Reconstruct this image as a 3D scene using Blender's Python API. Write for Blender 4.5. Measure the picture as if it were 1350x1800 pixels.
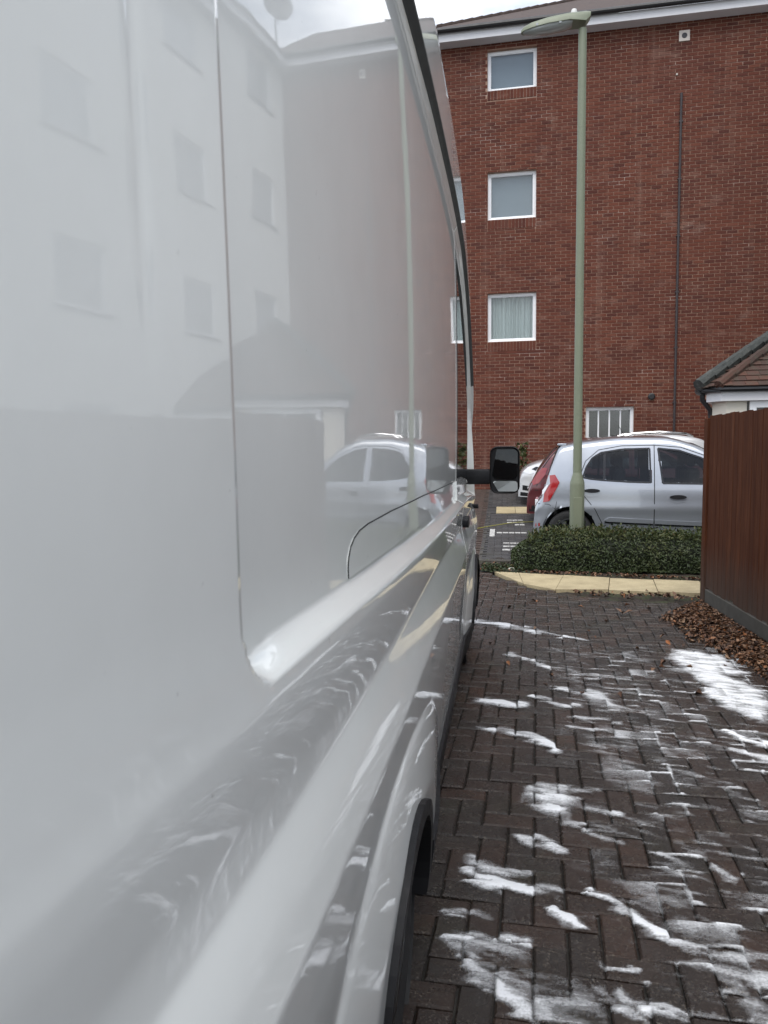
import bpy, bmesh, math, random
import numpy as np
from mathutils import Vector, Matrix, noise as mnoise

R = math.radians
random.seed(7)
rng = np.random.default_rng(7)
S = bpy.context.scene
for o in list(bpy.data.objects):
    bpy.data.objects.remove(o)

# ------------------------------------------------------------------ camera
EYE = 1.47
cam_d = bpy.data.cameras.new('camera')
cam = bpy.data.objects.new('camera', cam_d)
S.collection.objects.link(cam)
S.camera = cam
cam_d.sensor_fit = 'VERTICAL'
cam_d.sensor_height = 24.0
cam_d.lens = 24.0 * 1330 / 1800
cam_d.clip_start = 0.02
cam_d.clip_end = 4000
M = Matrix.Rotation(R(8.9868), 4, 'Z') @ Matrix.Rotation(R(90 - 4.8554), 4, 'X') @ Matrix.Rotation(R(-0.55), 4, 'Z')
cam.matrix_world = Matrix.Translation((0, 0, EYE)) @ M
cam_d.dof.use_dof = True
cam_d.dof.focus_distance = 6.5
cam_d.dof.aperture_fstop = 6.5

# ------------------------------------------------------------------ world and sun
SUN_EL, SUN_AZ = 62, -98      # azimuth of the sun seen from above, degrees from +X
w = bpy.data.worlds.new('World'); S.world = w; w.use_nodes = True
nt = w.node_tree; nt.nodes.clear()
def wn(t, **k):
    n = nt.nodes.new(t)
    for a, b in k.items(): setattr(n, a, b)
    return n
sky = wn('ShaderNodeTexSky', sky_type='NISHITA', sun_disc=False)
sky.sun_elevation = R(SUN_EL); sky.sun_rotation = R(90 - SUN_AZ); sky.air_density = 1.0; sky.dust_density = 2.0
tc = wn('ShaderNodeTexCoord')
mp = wn('ShaderNodeMapping'); mp.inputs['Scale'].default_value = (1.3, 1.3, 3.2)
n1 = wn('ShaderNodeTexNoise'); n1.inputs['Scale'].default_value = 1.7; n1.inputs['Detail'].default_value = 7; n1.inputs['Roughness'].default_value = .55
cr = wn('ShaderNodeValToRGB'); cr.color_ramp.elements[0].position = .42; cr.color_ramp.elements[1].position = .60
cr.color_ramp.elements[0].color = (.2, .2, .2, 1)
n2 = wn('ShaderNodeTexNoise'); n2.inputs['Scale'].default_value = 2.6; n2.inputs['Detail'].default_value = 5
cr2 = wn('ShaderNodeValToRGB'); cr2.color_ramp.elements[0].color = (7.0, 7.45, 8.3, 1); cr2.color_ramp.elements[1].color = (10.2, 10.3, 10.5, 1)
cr2.color_ramp.elements[0].position = .35; cr2.color_ramp.elements[1].position = .65
mx = wn('ShaderNodeMix', data_type='RGBA')
bg = wn('ShaderNodeBackground'); bg.inputs['Strength'].default_value = .088
wo = wn('ShaderNodeOutputWorld')
L = nt.links.new
L(tc.outputs['Generated'], mp.inputs['Vector'])
L(mp.outputs[0], n1.inputs['Vector']); L(mp.outputs[0], n2.inputs['Vector'])
L(n1.outputs['Fac'], cr.inputs[0]); L(n2.outputs['Fac'], cr2.inputs[0])
L(cr.outputs[0], mx.inputs[0]); L(sky.outputs[0], mx.inputs[6]); L(cr2.outputs[0], mx.inputs[7])
L(mx.outputs[2], bg.inputs[0]); L(bg.outputs[0], wo.inputs[0])

sl = bpy.data.lights.new('sun', 'SUN'); sl.energy = 1.0; sl.angle = R(45); sl.color = (1, .975, .94)
so = bpy.data.objects.new('sun', sl); S.collection.objects.link(so)
sd = Vector((math.cos(R(SUN_EL)) * math.cos(R(SUN_AZ)), math.cos(R(SUN_EL)) * math.sin(R(SUN_AZ)), math.sin(R(SUN_EL))))
so.rotation_euler = sd.to_track_quat('Z', 'Y').to_euler()
so.location = (0, 0, 30)
S.view_settings.view_transform = 'Standard'
S.view_settings.look = 'None'
S.view_settings.gamma = 1
S.view_settings.exposure = 1.18
S.render.engine = 'CYCLES'
S.cycles.max_bounces = 8

# ------------------------------------------------------------------ helpers
COL = S.collection
def link(name, me, m=None, parent=None, loc=None):
    o = bpy.data.objects.new(name, me)
    COL.objects.link(o)
    if m is not None and me is not None and not me.materials: me.materials.append(m)
    if parent: o.parent = parent
    if loc is not None: o.location = loc
    return o
def mesh(name, v, f, smooth=False):
    me = bpy.data.meshes.new(name)
    me.from_pydata([tuple(map(float, p)) for p in v], [], f)
    me.update()
    if smooth: me.polygons.foreach_set('use_smooth', [True] * len(me.polygons))
    return me
def empty(name, loc, rz=0):
    o = link(name, None, loc=loc); o.rotation_euler = (0, 0, rz); o.empty_display_size = .1
    return o
def tag(o, label=None, cat=None, group=None, kind=None):
    if label: o['label'] = label
    if cat: o['category'] = cat
    if group: o['group'] = group
    if kind: o['kind'] = kind
    return o
class MB:
    """collects shapes, builds one mesh"""
    def __init__(s): s.v = []; s.f = []
    def add(s, v, f):
        b = len(s.v); s.v += [tuple(p) for p in v]; s.f += [tuple(i + b for i in q) for q in f]; return s
    def box(s, a, b, bev=0):
        (x0, y0, z0), (x1, y1, z1) = a, b
        if bev == 0:
            return s.add([(x0,y0,z0),(x1,y0,z0),(x1,y1,z0),(x0,y1,z0),(x0,y0,z1),(x1,y0,z1),(x1,y1,z1),(x0,y1,z1)],
                         [(3,2,1,0),(4,5,6,7),(0,1,5,4),(1,2,6,5),(2,3,7,6),(3,0,4,7)])
        bm = bmesh.new(); bmesh.ops.create_cube(bm, size=1)
        for q in bm.verts: q.co = Vector(((x0+x1)/2 + q.co.x*(x1-x0), (y0+y1)/2 + q.co.y*(y1-y0), (z0+z1)/2 + q.co.z*(z1-z0)))
        bmesh.ops.bevel(bm, geom=bm.edges[:], offset=bev, segments=2, affect='EDGES', profile=.5)
        bm.verts.index_update()
        s.add([q.co[:] for q in bm.verts], [[q.index for q in f.verts] for f in bm.faces]); bm.free(); return s
    def tube(s, pts, r, n=10, cap=True):
        pts = [Vector(p) for p in pts]; rs = r if isinstance(r, (list, tuple)) else [r]*len(pts)
        b = len(s.v)
        for i, p in enumerate(pts):
            d = (pts[min(i+1, len(pts)-1)] - pts[max(i-1, 0)]).normalized()
            u = d.orthogonal().normalized() if i == 0 else (u - d*u.dot(d)).normalized()
            q = d.cross(u)
            for k in range(n):
                a = 2*math.pi*k/n; s.v.append(tuple(p + (u*math.cos(a) + q*math.sin(a))*rs[i]))
        for i in range(len(pts)-1):
            for k in range(n):
                s.f.append((b+i*n+k, b+i*n+(k+1)%n, b+(i+1)*n+(k+1)%n, b+(i+1)*n+k))
        if cap:
            s.f.append(tuple(b+k for k in reversed(range(n)))); s.f.append(tuple(b+(len(pts)-1)*n+k for k in range(n)))
        return s
    def prism(s, poly, d):
        """poly: 3D polygon, extruded by vector d"""
        n = len(poly); d = Vector(d); a = [Vector(p) for p in poly]
        s.add([p[:] for p in a] + [(p+d)[:] for p in a],
              [tuple(reversed(range(n))), tuple(range(n, 2*n))] + [(i, (i+1)%n, (i+1)%n+n, i+n) for i in range(n)])
        return s
    def lathe(s, prof, axis, org, n=32):
        """prof: (r, h) along axis"""
        ax = Vector(axis).normalized(); u = ax.orthogonal().normalized(); q = ax.cross(u); b = len(s.v); o = Vector(org)
        for r, h in prof:
            for k in range(n):
                a = 2*math.pi*k/n; s.v.append(tuple(o + ax*h + (u*math.cos(a) + q*math.sin(a))*r))
        for i in range(len(prof)-1):
            for k in range(n): s.f.append((b+i*n+k, b+i*n+(k+1)%n, b+(i+1)*n+(k+1)%n, b+(i+1)*n+k))
        return s
    def build(s, name, m, parent=None, smooth=False, off=None):
        v = s.v if off is None else [(p[0]-off[0], p[1]-off[1], p[2]-off[2]) for p in s.v]
        me = mesh(name, v, s.f, False)
        if smooth:
            me.polygons.foreach_set('use_smooth', [True]*len(me.polygons))
            me.set_sharp_from_angle(angle=R(40))
        return link(name, me, m, parent)

# ------------------------------------------------------------------ materials
MATS = {}
class NB:
    def __init__(s, name):
        s.m = bpy.data.materials.new(name); s.m.use_nodes = True; s.t = s.m.node_tree; s.t.nodes.clear()
        s.out = s.t.nodes.new('ShaderNodeOutputMaterial'); s.b = s.t.nodes.new('ShaderNodeBsdfPrincipled')
        s.t.links.new(s.b.outputs[0], s.out.inputs[0]); MATS[name] = s.m
    def n(s, typ, **k):
        q = s.t.nodes.new(typ)
        for a, b in k.items():
            if hasattr(q, a) and a not in q.inputs: setattr(q, a, b)
            else: q.inputs[a].default_value = b
        return q
    def l(s, a, b): s.t.links.new(a, b)
    def set(s, **k):
        for a, b in k.items(): s.b.inputs[a.replace('_', ' ')].default_value = b
    def coord(s, kind='Object', scale=(1, 1, 1)):
        c = s.n('ShaderNodeTexCoord'); m = s.n('ShaderNodeMapping'); m.inputs['Scale'].default_value = scale
        s.l(c.outputs[kind], m.inputs[0]); return m.outputs[0]
    def pos(s, scale=(1, 1, 1)):
        c = s.n('ShaderNodeNewGeometry'); m = s.n('ShaderNodeMapping'); m.inputs['Scale'].default_value = scale
        s.l(c.outputs['Position'], m.inputs[0]); return m.outputs[0]
    def noise(s, vec, scale, detail=4, rough=.55):
        q = s.n('ShaderNodeTexNoise'); q.inputs['Scale'].default_value = scale; q.inputs['Detail'].default_value = detail; q.inputs['Roughness'].default_value = rough
        s.l(vec, q.inputs['Vector']); return q.outputs['Fac']
    def ramp(s, fac, stops):
        q = s.n('ShaderNodeValToRGB'); e = q.color_ramp.elements
        while len(e) < len(stops): e.new(.5)
        for i, (p, c) in enumerate(stops):
            e[i].position = p; e[i].color = (c, c, c, 1) if isinstance(c, (int, float)) else (*c, 1)
        s.l(fac, q.inputs[0]); return q.outputs[0]
    def mix(s, fac, a, b, blend='MIX'):
        q = s.n('ShaderNodeMix', data_type='RGBA', blend_type=blend)
        for v, i in ((fac, 0), (a, 6), (b, 7)):
            if hasattr(v, 'is_output'): s.l(v, q.inputs[i])
            elif i == 0: q.inputs[0].default_value = v
            else: q.inputs[i].default_value = (*v, 1)
        return q.outputs[2]
    def math(s, op, a, b=0.0):
        q = s.n('ShaderNodeMath', operation=op)
        for v, i in ((a, 0), (b, 1)):
            if hasattr(v, 'is_output'): s.l(v, q.inputs[i])
            else: q.inputs[i].default_value = v
        return q.outputs[0]
    def bump(s, h, strength=.3, dist=.01):
        q = s.n('ShaderNodeBump'); q.inputs['Strength'].default_value = strength; q.inputs['Distance'].default_value = dist
        s.l(h, q.inputs['Height']); s.l(q.outputs[0], s.b.inputs['Normal']); return q
    def color(s, c):
        if hasattr(c, 'is_output'): s.l(c, s.b.inputs['Base Color'])
        else: s.b.inputs['Base Color'].default_value = (*c, 1)
    def rnd(s):
        """random number per object plus per-face attribute 'rnd'"""
        oi = s.n('ShaderNodeObjectInfo'); at = s.n('ShaderNodeAttribute', attribute_name='rnd')
        return s.math('FRACT', s.math('ADD', oi.outputs['Random'], at.outputs['Fac']))

def simple(name, col, rough=.5, metal=0, spec=.5, coat=0, var=.12, vscale=8, bump=0, bscale=60):
    k = NB(name); k.set(Roughness=rough, Metallic=metal, Specular_IOR_Level=spec, Coat_Weight=coat, Coat_Roughness=.04)
    p = k.coord('Object')
    f = k.noise(p, vscale, 5)
    k.color(k.mix(f, [c*(1-var) for c in col], [min(1, c*(1+var)) for c in col]))
    rr = k.ramp(k.noise(p, vscale*2.3, 3), [(.3, max(0, rough-.06)), (.7, min(1, rough+.08))]); k.l(rr, k.b.inputs['Roughness'])
    if bump: k.bump(k.noise(p, bscale, 4), bump, .004)
    return k.m

# white van paint: white base under clear lacquer, a little road film and a few specks
k = NB('van_paint'); k.set(Roughness=.38, Specular_IOR_Level=.35, Coat_Weight=1.0, Coat_Roughness=.025, Coat_IOR=1.5)
p = k.coord('Object')
film = k.ramp(k.noise(p, 3.0, 6, .6), [(.35, (.80, .82, .785)), (.7, (.85, .87, .835))])
spk = k.ramp(k.noise(p, 55, 2, .5), [(.76, 0), (.80, 1)])
k.color(k.mix(k.math('MULTIPLY', spk, .35), film, (.30, .30, .28)))
bmp = k.n('ShaderNodeBump'); bmp.inputs['Strength'].default_value = .012; bmp.inputs['Distance'].default_value = .02
k.l(k.noise(p, 5.5, 2), bmp.inputs['Height']); k.l(bmp.outputs[0], k.b.inputs['Coat Normal'])

simple('black_plastic', (.007, .007, .008), .5, spec=.3, var=.25, bump=.25, bscale=400)
simple('drip_rubber', (.095, .102, .102), .55, spec=.3)
simple('gloss_black', (.008, .008, .009), .18)
simple('rubber', (.018, .018, .018), .75, bump=.3, bscale=120)
simple('seam', (.015, .015, .015), .8)
simple('alloy', (.42, .43, .45), .3, metal=.9)
k = NB('glass_dark'); k.set(Roughness=.02, Specular_IOR_Level=.5); k.color((.012, .014, .015))
k = NB('mirror'); k.set(Roughness=.01, Metallic=1.0); k.color((.62, .65, .66))

def car_paint(name, c, metal, flake=0):
    k = NB(name); k.set(Roughness=.32, Metallic=metal, Coat_Weight=1, Coat_Roughness=.03)
    p = k.coord('Object'); f = k.noise(p, 2.2, 6, .65)
    k.color(k.mix(k.ramp(f, [(.3, 0), (.75, 1)]), c, [x*.86 + .01 for x in c])); return k.m
car_paint('silver_paint', (.37, .395, .43), .6)
car_paint('red_paint', (.10, .008, .012), .25)
car_paint('white_paint', (.62, .63, .64), .1)
simple('lamp_red', (.32, .010, .012), .12, coat=1)
simple('lamp_dark_red', (.24, .010, .012), .15, coat=1)
simple('lamp_white', (.75, .76, .78), .1, coat=1)
k = NB('car_glass'); k.set(Roughness=.03, Transmission_Weight=0.0); k.color((.02, .024, .026))
# tinted car glazing: mostly see-through
k2 = NB('tinted_glass'); k2.set(Roughness=.02)
tr = k2.n('ShaderNodeBsdfTransparent'); tr.inputs[0].default_value = (.34, .37, .38, 1)
gl = k2.n('ShaderNodeBsdfGlossy'); gl.inputs['Roughness'].default_value = .02
fr = k2.n('ShaderNodeLayerWeight'); fr.inputs[0].default_value = .5
ms = k2.n('ShaderNodeMixShader'); k2.l(k2.math('ADD', k2.math('MULTIPLY', k2.math('POWER', fr.outputs['Facing'], 4.0), .85), .035), ms.inputs[0]); k2.l(tr.outputs[0], ms.inputs[1]); k2.l(gl.outputs[0], ms.inputs[2]); k2.l(ms.outputs[0], k2.out.inputs[0])
simple('seat_fabric', (.03, .03, .033), .9)
simple('chrome', (.6, .6, .6), .12, metal=1)

# paving blocks
def paving(name, cols, rough=(.28, .5), sand=.5, wet=.5):
    k = NB(name); r = k.rnd(); p = k.pos()
    base = k.ramp(r, [(i/(len(cols)-1), c) for i, c in enumerate(cols)])
    blotch = k.noise(p, 7, 6, .65)
    base = k.mix(k.ramp(blotch, [(.35, .55), (.7, 0)]), base, (.018, .015, .013))
    grain = k.noise(p, 150, 4, .7)
    base = k.mix(k.ramp(grain, [(.30, .65), (.55, 0)]), base, (.006, .005, .005))
    sp = k.ramp(k.noise(p, 125, 3, .6), [(.57, 0), (.63, 1)])
    cl = k.ramp(k.noise(p, 9, 5, .65), [(.40, .10), (.62, 1)])
    base = k.mix(k.math('MULTIPLY', k.math('MULTIPLY', sp, cl), sand), base, (.22, .19, .15))
    ms_ = k.ramp(k.noise(p, 3.1, 5, .6), [(.55, 0), (.72, .35)])
    base = k.mix(ms_, base, (.028, .03, .012))
    k.color(base)
    k.l(k.ramp(k.noise(p, 14, 4), [(.35, rough[0]), (.65, rough[1])]), k.b.inputs['Roughness'])
    k.set(Specular_IOR_Level=wet)
    k.bump(k.noise(p, 140, 5, .75), .8, .006)
    return k.m
paving('driveway_block', [(0.0285, 0.0156, 0.0101), (0.0432, 0.0212, 0.0120), (0.0322, 0.0193, 0.0124), (0.0230, 0.0161, 0.0115), (0.0552, 0.0258, 0.0138), (0.0304, 0.0184, 0.0120), (0.0285, 0.0156, 0.0101)], rough=(.14, .42), sand=.5, wet=.6)
paving('grey_block', [(.06, .06, .062), (.085, .085, .086), (.05, .05, .053), (.075, .073, .073)], (.45, .7), .25, .4)
paving('brown_block', [(.085, .052, .04), (.07, .045, .036), (.095, .06, .046), (.062, .044, .037)], (.45, .7), .3, .4)
k = NB('white_block'); p = k.pos(); k.set(Roughness=.6); k.color(k.ramp(k.noise(p, 25, 5), [(.3, (.22, .215, .20)), (.6, (.58, .575, .55))]))
k = NB('joint_sand'); p = k.pos(); k.set(Roughness=.85); k.color(k.ramp(k.noise(p, 120, 4), [(.35, (.008, .007, .006)), (.65, (.03, .026, .021))])); k.bump(k.noise(p, 200, 3), .5, .004)
k = NB('soil'); p = k.pos(); k.set(Roughness=.9)
c = k.ramp(k.noise(p, 40, 6, .7), [(.3, (.014, .010, .007)), (.7, (.06, .042, .028))])
k.color(k.mix(k.ramp(k.noise(p, 6, 5), [(.48, 0), (.62, .75)]), c, (.045, .06, .018))); k.bump(k.noise(p, 60, 5, .7), 1, .03)
k = NB('tarmac'); p = k.pos(); k.set(Roughness=.8); k.color(k.ramp(k.noise(p, 90, 5, .7), [(.3, (.03, .03, .031)), (.7, (.075, .073, .07))])); k.bump(k.noise(p, 150, 3), .4, .005)
k = NB('buff_slab'); r = k.rnd(); p = k.pos(); k.set(Roughness=.7)
c = k.ramp(r, [(0, (0.4500, 0.3690, 0.2115)), (.5, (0.5130, 0.4320, 0.2700)), (1, (0.4140, 0.3420, 0.1980))])
c = k.mix(k.ramp(k.noise(p, 4, 7, .7), [(.42, 0), (.68, .6)]), c, (.24, .19, .11))
c = k.mix(k.ramp(k.noise(p, 90, 4), [(.35, .35), (.55, 0)]), c, (.16, .12, .07)); k.color(c); k.bump(k.noise(p, 130, 4), .3, .004)

# brickwork
k = NB('brick'); r = k.rnd(); p = k.pos(); k.set(Roughness=.85, Specular_IOR_Level=.25)
c = k.ramp(r, [(0, (0.1056, 0.0299, 0.0176)), (.22, (0.1276, 0.0387, 0.0220)), (.45, (0.0704, 0.0211, 0.0150)), (.6, (0.1144, 0.0343, 0.0202)), (.8, (0.1452, 0.0484, 0.0290)), (1, (0.0986, 0.0290, 0.0185))])
c = k.mix(k.ramp(k.noise(p, .55, 7, .65), [(.42, .0), (.66, .5)]), c, (.075, .026, .02))
c = k.mix(k.ramp(k.noise(k.pos((3.5, 1, .25)), 1.2, 5, .6), [(.57, 0), (.75, .24)]), c, (.33, .23, .18))
c = k.mix(k.ramp(k.noise(k.pos((1.0, 1, 2.2)), 1.5, 8, .72), [(.56, 0), (.72, .32)]), c, (.36, .25, .20))
c = k.mix(k.ramp(k.noise(p, 60, 3), [(.3, .35), (.6, 0)]), c, (.07, .02, .014)); k.color(c); k.bump(k.noise(p, 90, 4), .35, .006)
k = NB('mortar'); p = k.pos(); k.set(Roughness=.9)
c = k.ramp(k.noise(p, 40, 4), [(.3, (0.2408, 0.1462, 0.0989)), (.7, (0.3612, 0.2451, 0.1763))])
c = k.mix(k.ramp(k.noise(p, .9, 6, .65), [(.38, .55), (.62, 0)]), c, (.19, .085, .06))
c = k.mix(k.ramp(k.noise(k.pos((.7, 1, 2.6)), 1.3, 7, .7), [(.56, 0), (.72, .7)]), c, (.62, .53, .47)); k.color(c)
simple('upvc', (.80, .81, .82), .35, var=.03)
simple('fascia_white', (.62, .62, .63), .5, var=.06)
simple('gutter_black', (.012, .012, .013), .4)
simple('cable_dark', (.035, .028, .03), .6)
simple('vent_plastic', (.55, .50, .44), .6)
k = NB('window_glass'); k.set(Roughness=.02, Specular_IOR_Level=.8)
p = k.coord('Object'); k.color((.34, .35, .36))
k.bump(k.noise(p, 1.3, 2), .06, .05)
k = NB('clear_glass')
tr = k.n('ShaderNodeBsdfTransparent'); tr.inputs[0].default_value = (.86, .9, .9, 1)
gl = k.n('ShaderNodeBsdfGlossy'); gl.inputs['Roughness'].default_value = .01
fr = k.n('ShaderNodeLayerWeight'); fr.inputs[0].default_value = .5
ms = k.n('ShaderNodeMixShader'); k.l(k.math('ADD', k.math('MULTIPLY', k.math('POWER', fr.outputs['Facing'], 4.0), .85), .05), ms.inputs[0]); k.l(tr.outputs[0], ms.inputs[1]); k.l(gl.outputs[0], ms.inputs[2]); k.l(ms.outputs[0], k.out.inputs[0])
simple('blind_grey', (.26, .28, .32), .8, var=.05)
simple('curtain', (.55, .56, .54), .9, var=.06)
simple('blind_dark', (.018, .019, .022), .6)
simple('room_dark', (.02, .02, .022), .9)
simple('render_cream', (.66, .62, .53), .85, var=.06, vscale=2, bump=.15, bscale=90)
simple('render_pale', (.72, .71, .67), .85, var=.05, vscale=2)
k = NB('roof_tile'); r = k.rnd(); p = k.pos(); k.set(Roughness=.8)
c = k.ramp(r, [(0, (0.0600, 0.0252, 0.0168)), (.3, (0.0420, 0.0210, 0.0150)), (.6, (0.0840, 0.0330, 0.0204)), (1, (0.0330, 0.0210, 0.0168))])
k.color(k.mix(k.ramp(k.noise(p, 11, 5), [(.45, 0), (.7, .7)]), c, (.05, .045, .03))); k.bump(k.noise(p, 50, 4), .5, .008)
k = NB('roof_dark'); p = k.pos((1, 1, 1)); k.set(Roughness=.85); k.color(k.ramp(k.noise(p, 9, 6, .7), [(.3, (.035, .024, .02)), (.7, (.085, .055, .043))]))
k = NB('lead_hip'); p = k.pos(); k.set(Roughness=.7); k.color(k.ramp(k.noise(p, 7, 6, .7), [(.3, (.022, .027, .027)), (.55, (.045, .05, .046)), (.75, (.10, .10, .09))])); k.bump(k.noise(p, 14, 3), .7, .03)

# fence timber
k = NB('fence_timber'); r = k.rnd(); p = k.pos((14, 14, .9)); k.set(Roughness=.85, Specular_IOR_Level=.12)
c = k.ramp(k.noise(p, 3.2, 6, .65), [(.3, (.045, .015, .008)), (.55, (.095, .033, .015)), (.8, (.15, .056, .027))])
c = k.mix(k.math('MULTIPLY', r, .5), c, (.05, .015, .007))
g = k.n('ShaderNodeNewGeometry'); sep = k.n('ShaderNodeSeparateXYZ'); k.l(g.outputs['Position'], sep.inputs[0])
low = k.ramp(k.math('ADD', sep.outputs[2], k.math('MULTIPLY', k.noise(k.pos((20, 20, 1.5)), 2, 4), .5)), [(.35, .75), (.85, 0)])
c = k.mix(low, c, (.075, .062, .052))
c = k.mix(k.ramp(k.noise(k.pos((40, 40, .7)), 2.4, 3), [(.70, 0), (.76, .65)]), c, (.27, .19, .13)); k.color(c); k.bump(k.noise(p, 5, 5), .4, .006)
simple('concrete', (.062, .057, .048), .85, var=.35, vscale=6, bump=.4, bscale=80)
simple('lamp_post_paint', (.165, .185, .125), .42, var=.12, vscale=3)
simple('lamp_bowl', (.33, .35, .34), .12, coat=.6)
simple('photocell', (.62, .62, .60), .4)
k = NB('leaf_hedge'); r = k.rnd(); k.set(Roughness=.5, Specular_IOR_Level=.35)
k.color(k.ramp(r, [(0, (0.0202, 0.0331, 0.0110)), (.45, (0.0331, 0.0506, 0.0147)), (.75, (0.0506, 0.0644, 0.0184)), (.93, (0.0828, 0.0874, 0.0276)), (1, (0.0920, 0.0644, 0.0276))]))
k = NB('leaf_litter'); r = k.rnd(); k.set(Roughness=.65)
k.color(k.ramp(r, [(0, (.028, .015, .009)), (.3, (.06, .028, .014)), (.55, (.10, .042, .018)), (.75, (.15, .08, .042)), (.9, (.24, .15, .09)), (1, (.27, .09, .022))]))
simple('twig', (.05, .033, .02), .9)
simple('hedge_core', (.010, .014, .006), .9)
k = NB('foam'); k.set(Roughness=.55, Subsurface_Weight=.0); p = k.pos()
k.color((.88, .90, .92))
at = k.n('ShaderNodeAttribute', attribute_name='dens')
fb = k.noise(k.pos((1, 1, 1)), 120, 6, .78)
st = k.n('ShaderNodeNewGeometry'); mp2 = k.n('ShaderNodeMapping'); mp2.inputs['Rotation'].default_value = (0, 0, R(28)); mp2.inputs['Scale'].default_value = (9, 46, 1)
k.l(st.outputs['Position'], mp2.inputs[0]); fs = k.noise(mp2.outputs[0], 1.6, 6, .68)
d = k.math('ADD', at.outputs['Fac'], k.math('MULTIPLY', k.math('SUBTRACT', fs, .5), .6))
mp3 = k.n('ShaderNodeMapping'); mp3.inputs['Rotation'].default_value = (0, 0, R(20)); mp3.inputs['Scale'].default_value = (34, 190, 1)
k.l(st.outputs['Position'], mp3.inputs[0]); fs2 = k.noise(mp3.outputs[0], 1.5, 5, .7)
d = k.math('ADD', d, k.math('MULTIPLY', k.math('SUBTRACT', fs2, .5), .35))
d = k.math('ADD', d, k.math('MULTIPLY', k.math('SUBTRACT', fb, .5), .85))
al = k.ramp(d, [(.17, 0), (.48, .24), (.76, .62), (.97, 1)])
tr = k.n('ShaderNodeBsdfTransparent'); ms = k.n('ShaderNodeMixShader')
k.l(al, ms.inputs[0]); k.l(tr.outputs[0], ms.inputs[1]); k.l(k.b.outputs[0], ms.inputs[2]); k.l(ms.outputs[0], k.out.inputs[0])
k.bump(fb, .5, .012)
simple('dish_grey', (.10, .105, .11), .5)
simple('hose_yellow', (.32, .30, .06), .6)
simple('stone_pale', (.45, .42, .38), .8)
M_ = MATS

def set_rnd(me, vals):
    a = me.attributes.new('rnd', 'FLOAT', 'FACE'); a.data.foreach_set('value', np.asarray(vals, dtype=np.float32))

# ------------------------------------------------------------------ ground
GY = np.array([-60, 9, 11, 15, 17.8, 60.]); GZ = np.array([0, 0, .06, .25, .5, .5])
def zg(Y): return float(np.interp(Y, GY, GZ))
v = []; f = []
ys = [-400, -40, -5, 0, 5, 9, 10, 11, 13, 15, 16.5, 17.8, 40, 400]
xs = [-400, -40, -10, -3, 0, 3, 8, 20, 60, 400]
for y in ys:
    for x in xs: v.append((x, y, zg(y) - .085))
for i in range(len(ys)-1):
    for j in range(len(xs)-1):
        a = i*len(xs)+j; f.append((a, a+1, a+1+len(xs), a+len(xs)))
tag(link('ground', mesh('ground', v, f), M_['tarmac']), kind='structure')

# driveway: joint bed, then 90 degree herringbone blocks
HA = .100                      # half module (block 200 x 100)
HROT = R(-2.5)
ch, sh = math.cos(HROT), math.sin(HROT)
def to_world(u, q): return (u*ch - q*sh - .2, u*sh + q*ch + .07)
def to_grid(x, y):
    x = x + .2; y = y - .07
    return x*ch + y*sh, -x*sh + y*ch
def edge_front(X):             # where the drive ends against the buff slabs and the soil
    return float(np.interp(X, [-3, -.7, -.15, .215, .53, 1.06, 1.93, 2.3], [9.75, 9.6, 8.86, 8.07, 7.76, 7.40, 7.25, 7.2]))
def fence_x(Y): return 1.812 + (7.12 - Y)*.0565
joint = MB(); pts = [(-2.6, -3)] + [(fence_x(y)-.03, y) for y in (-3, 0, 3, 7.12)] + [(x, edge_front(x)+.012) for x in (1.7, 1.06, .53, .215, -.15, -.7, -2.6)]
joint.add([(x, y, -.016) for x, y in pts], [tuple(range(len(pts)))])
drive = tag(joint.build('driveway', M_['joint_sand']), kind='structure')

def block_mesh(l, wd, h=.05, c=.006, g=.0028):
    a, b = l/2-g, wd/2-g
    v = [(-a,-b,-h),(a,-b,-h),(a,b,-h),(-a,b,-h),(-a,-b,-c),(a,-b,-c),(a,b,-c),(-a,b,-c),(-a+c,-b+c,0),(a-c,-b+c,0),(a-c,b-c,0),(-a+c,b-c,0)]
    f = [(0,1,5,4),(1,2,6,5),(2,3,7,6),(3,0,4,7),(4,5,9,8),(5,6,10,9),(6,7,11,10),(7,4,8,11),(8,9,10,11)]
    return v, f
bv, bf = block_mesh(2*HA, HA)
blk_me = mesh('block', bv, bf); blk_me.materials.append(M_['driveway_block'])
blocks = []
for kk in range(-70, 110):
    for mm in range(-60, 60):
        for typ in (0, 1):
            cu, cq = ((kk + 4*mm + 1)*HA, (kk + .5)*HA) if typ == 0 else ((kk + 4*mm + 2.5)*HA, (kk)*HA)
            x, y = to_world(cu, cq)
            if -1.5 < x < fence_x(y) - .02 and -1.2 < y < edge_front(x) - .05:
                blocks.append((x, y, typ))
def vis_size(b):
    x, y, t = b
    if x < -.33 or y < 1.75: return 0
    if x > .62 + (y-1.9)*.36: return 0
    return 1/(x*x + y*y + EYE*EYE)
blocks.sort(key=vis_size, reverse=True)
v = []; f = []; rn = []
for i, (x, y, t) in enumerate(blocks):
    rz = HROT + (R(90) if t else 0) + random.gauss(0, R(.7))
    tx, ty = random.gauss(0, R(.75)), random.gauss(0, R(.75))
    z = random.gauss(0, .0016)
    mt = Matrix.Translation((x + random.gauss(0, .0012), y + random.gauss(0, .0012), z)) @ Matrix.Rotation(rz, 4, 'Z') @ Matrix.Rotation(tx, 4, 'X') @ Matrix.Rotation(ty, 4, 'Y')
    if i < 300:
        o = link('paving_block', blk_me, None, drive); o.matrix_local = mt
    else:
        b = len(v); v += [tuple(mt @ Vector(p)) for p in bv]; f += [tuple(q+b for q in r_) for r_ in bf]; rn += [random.random()]*len(bf)
me = mesh('paving_blocks', v, f); set_rnd(me, rn)
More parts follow.
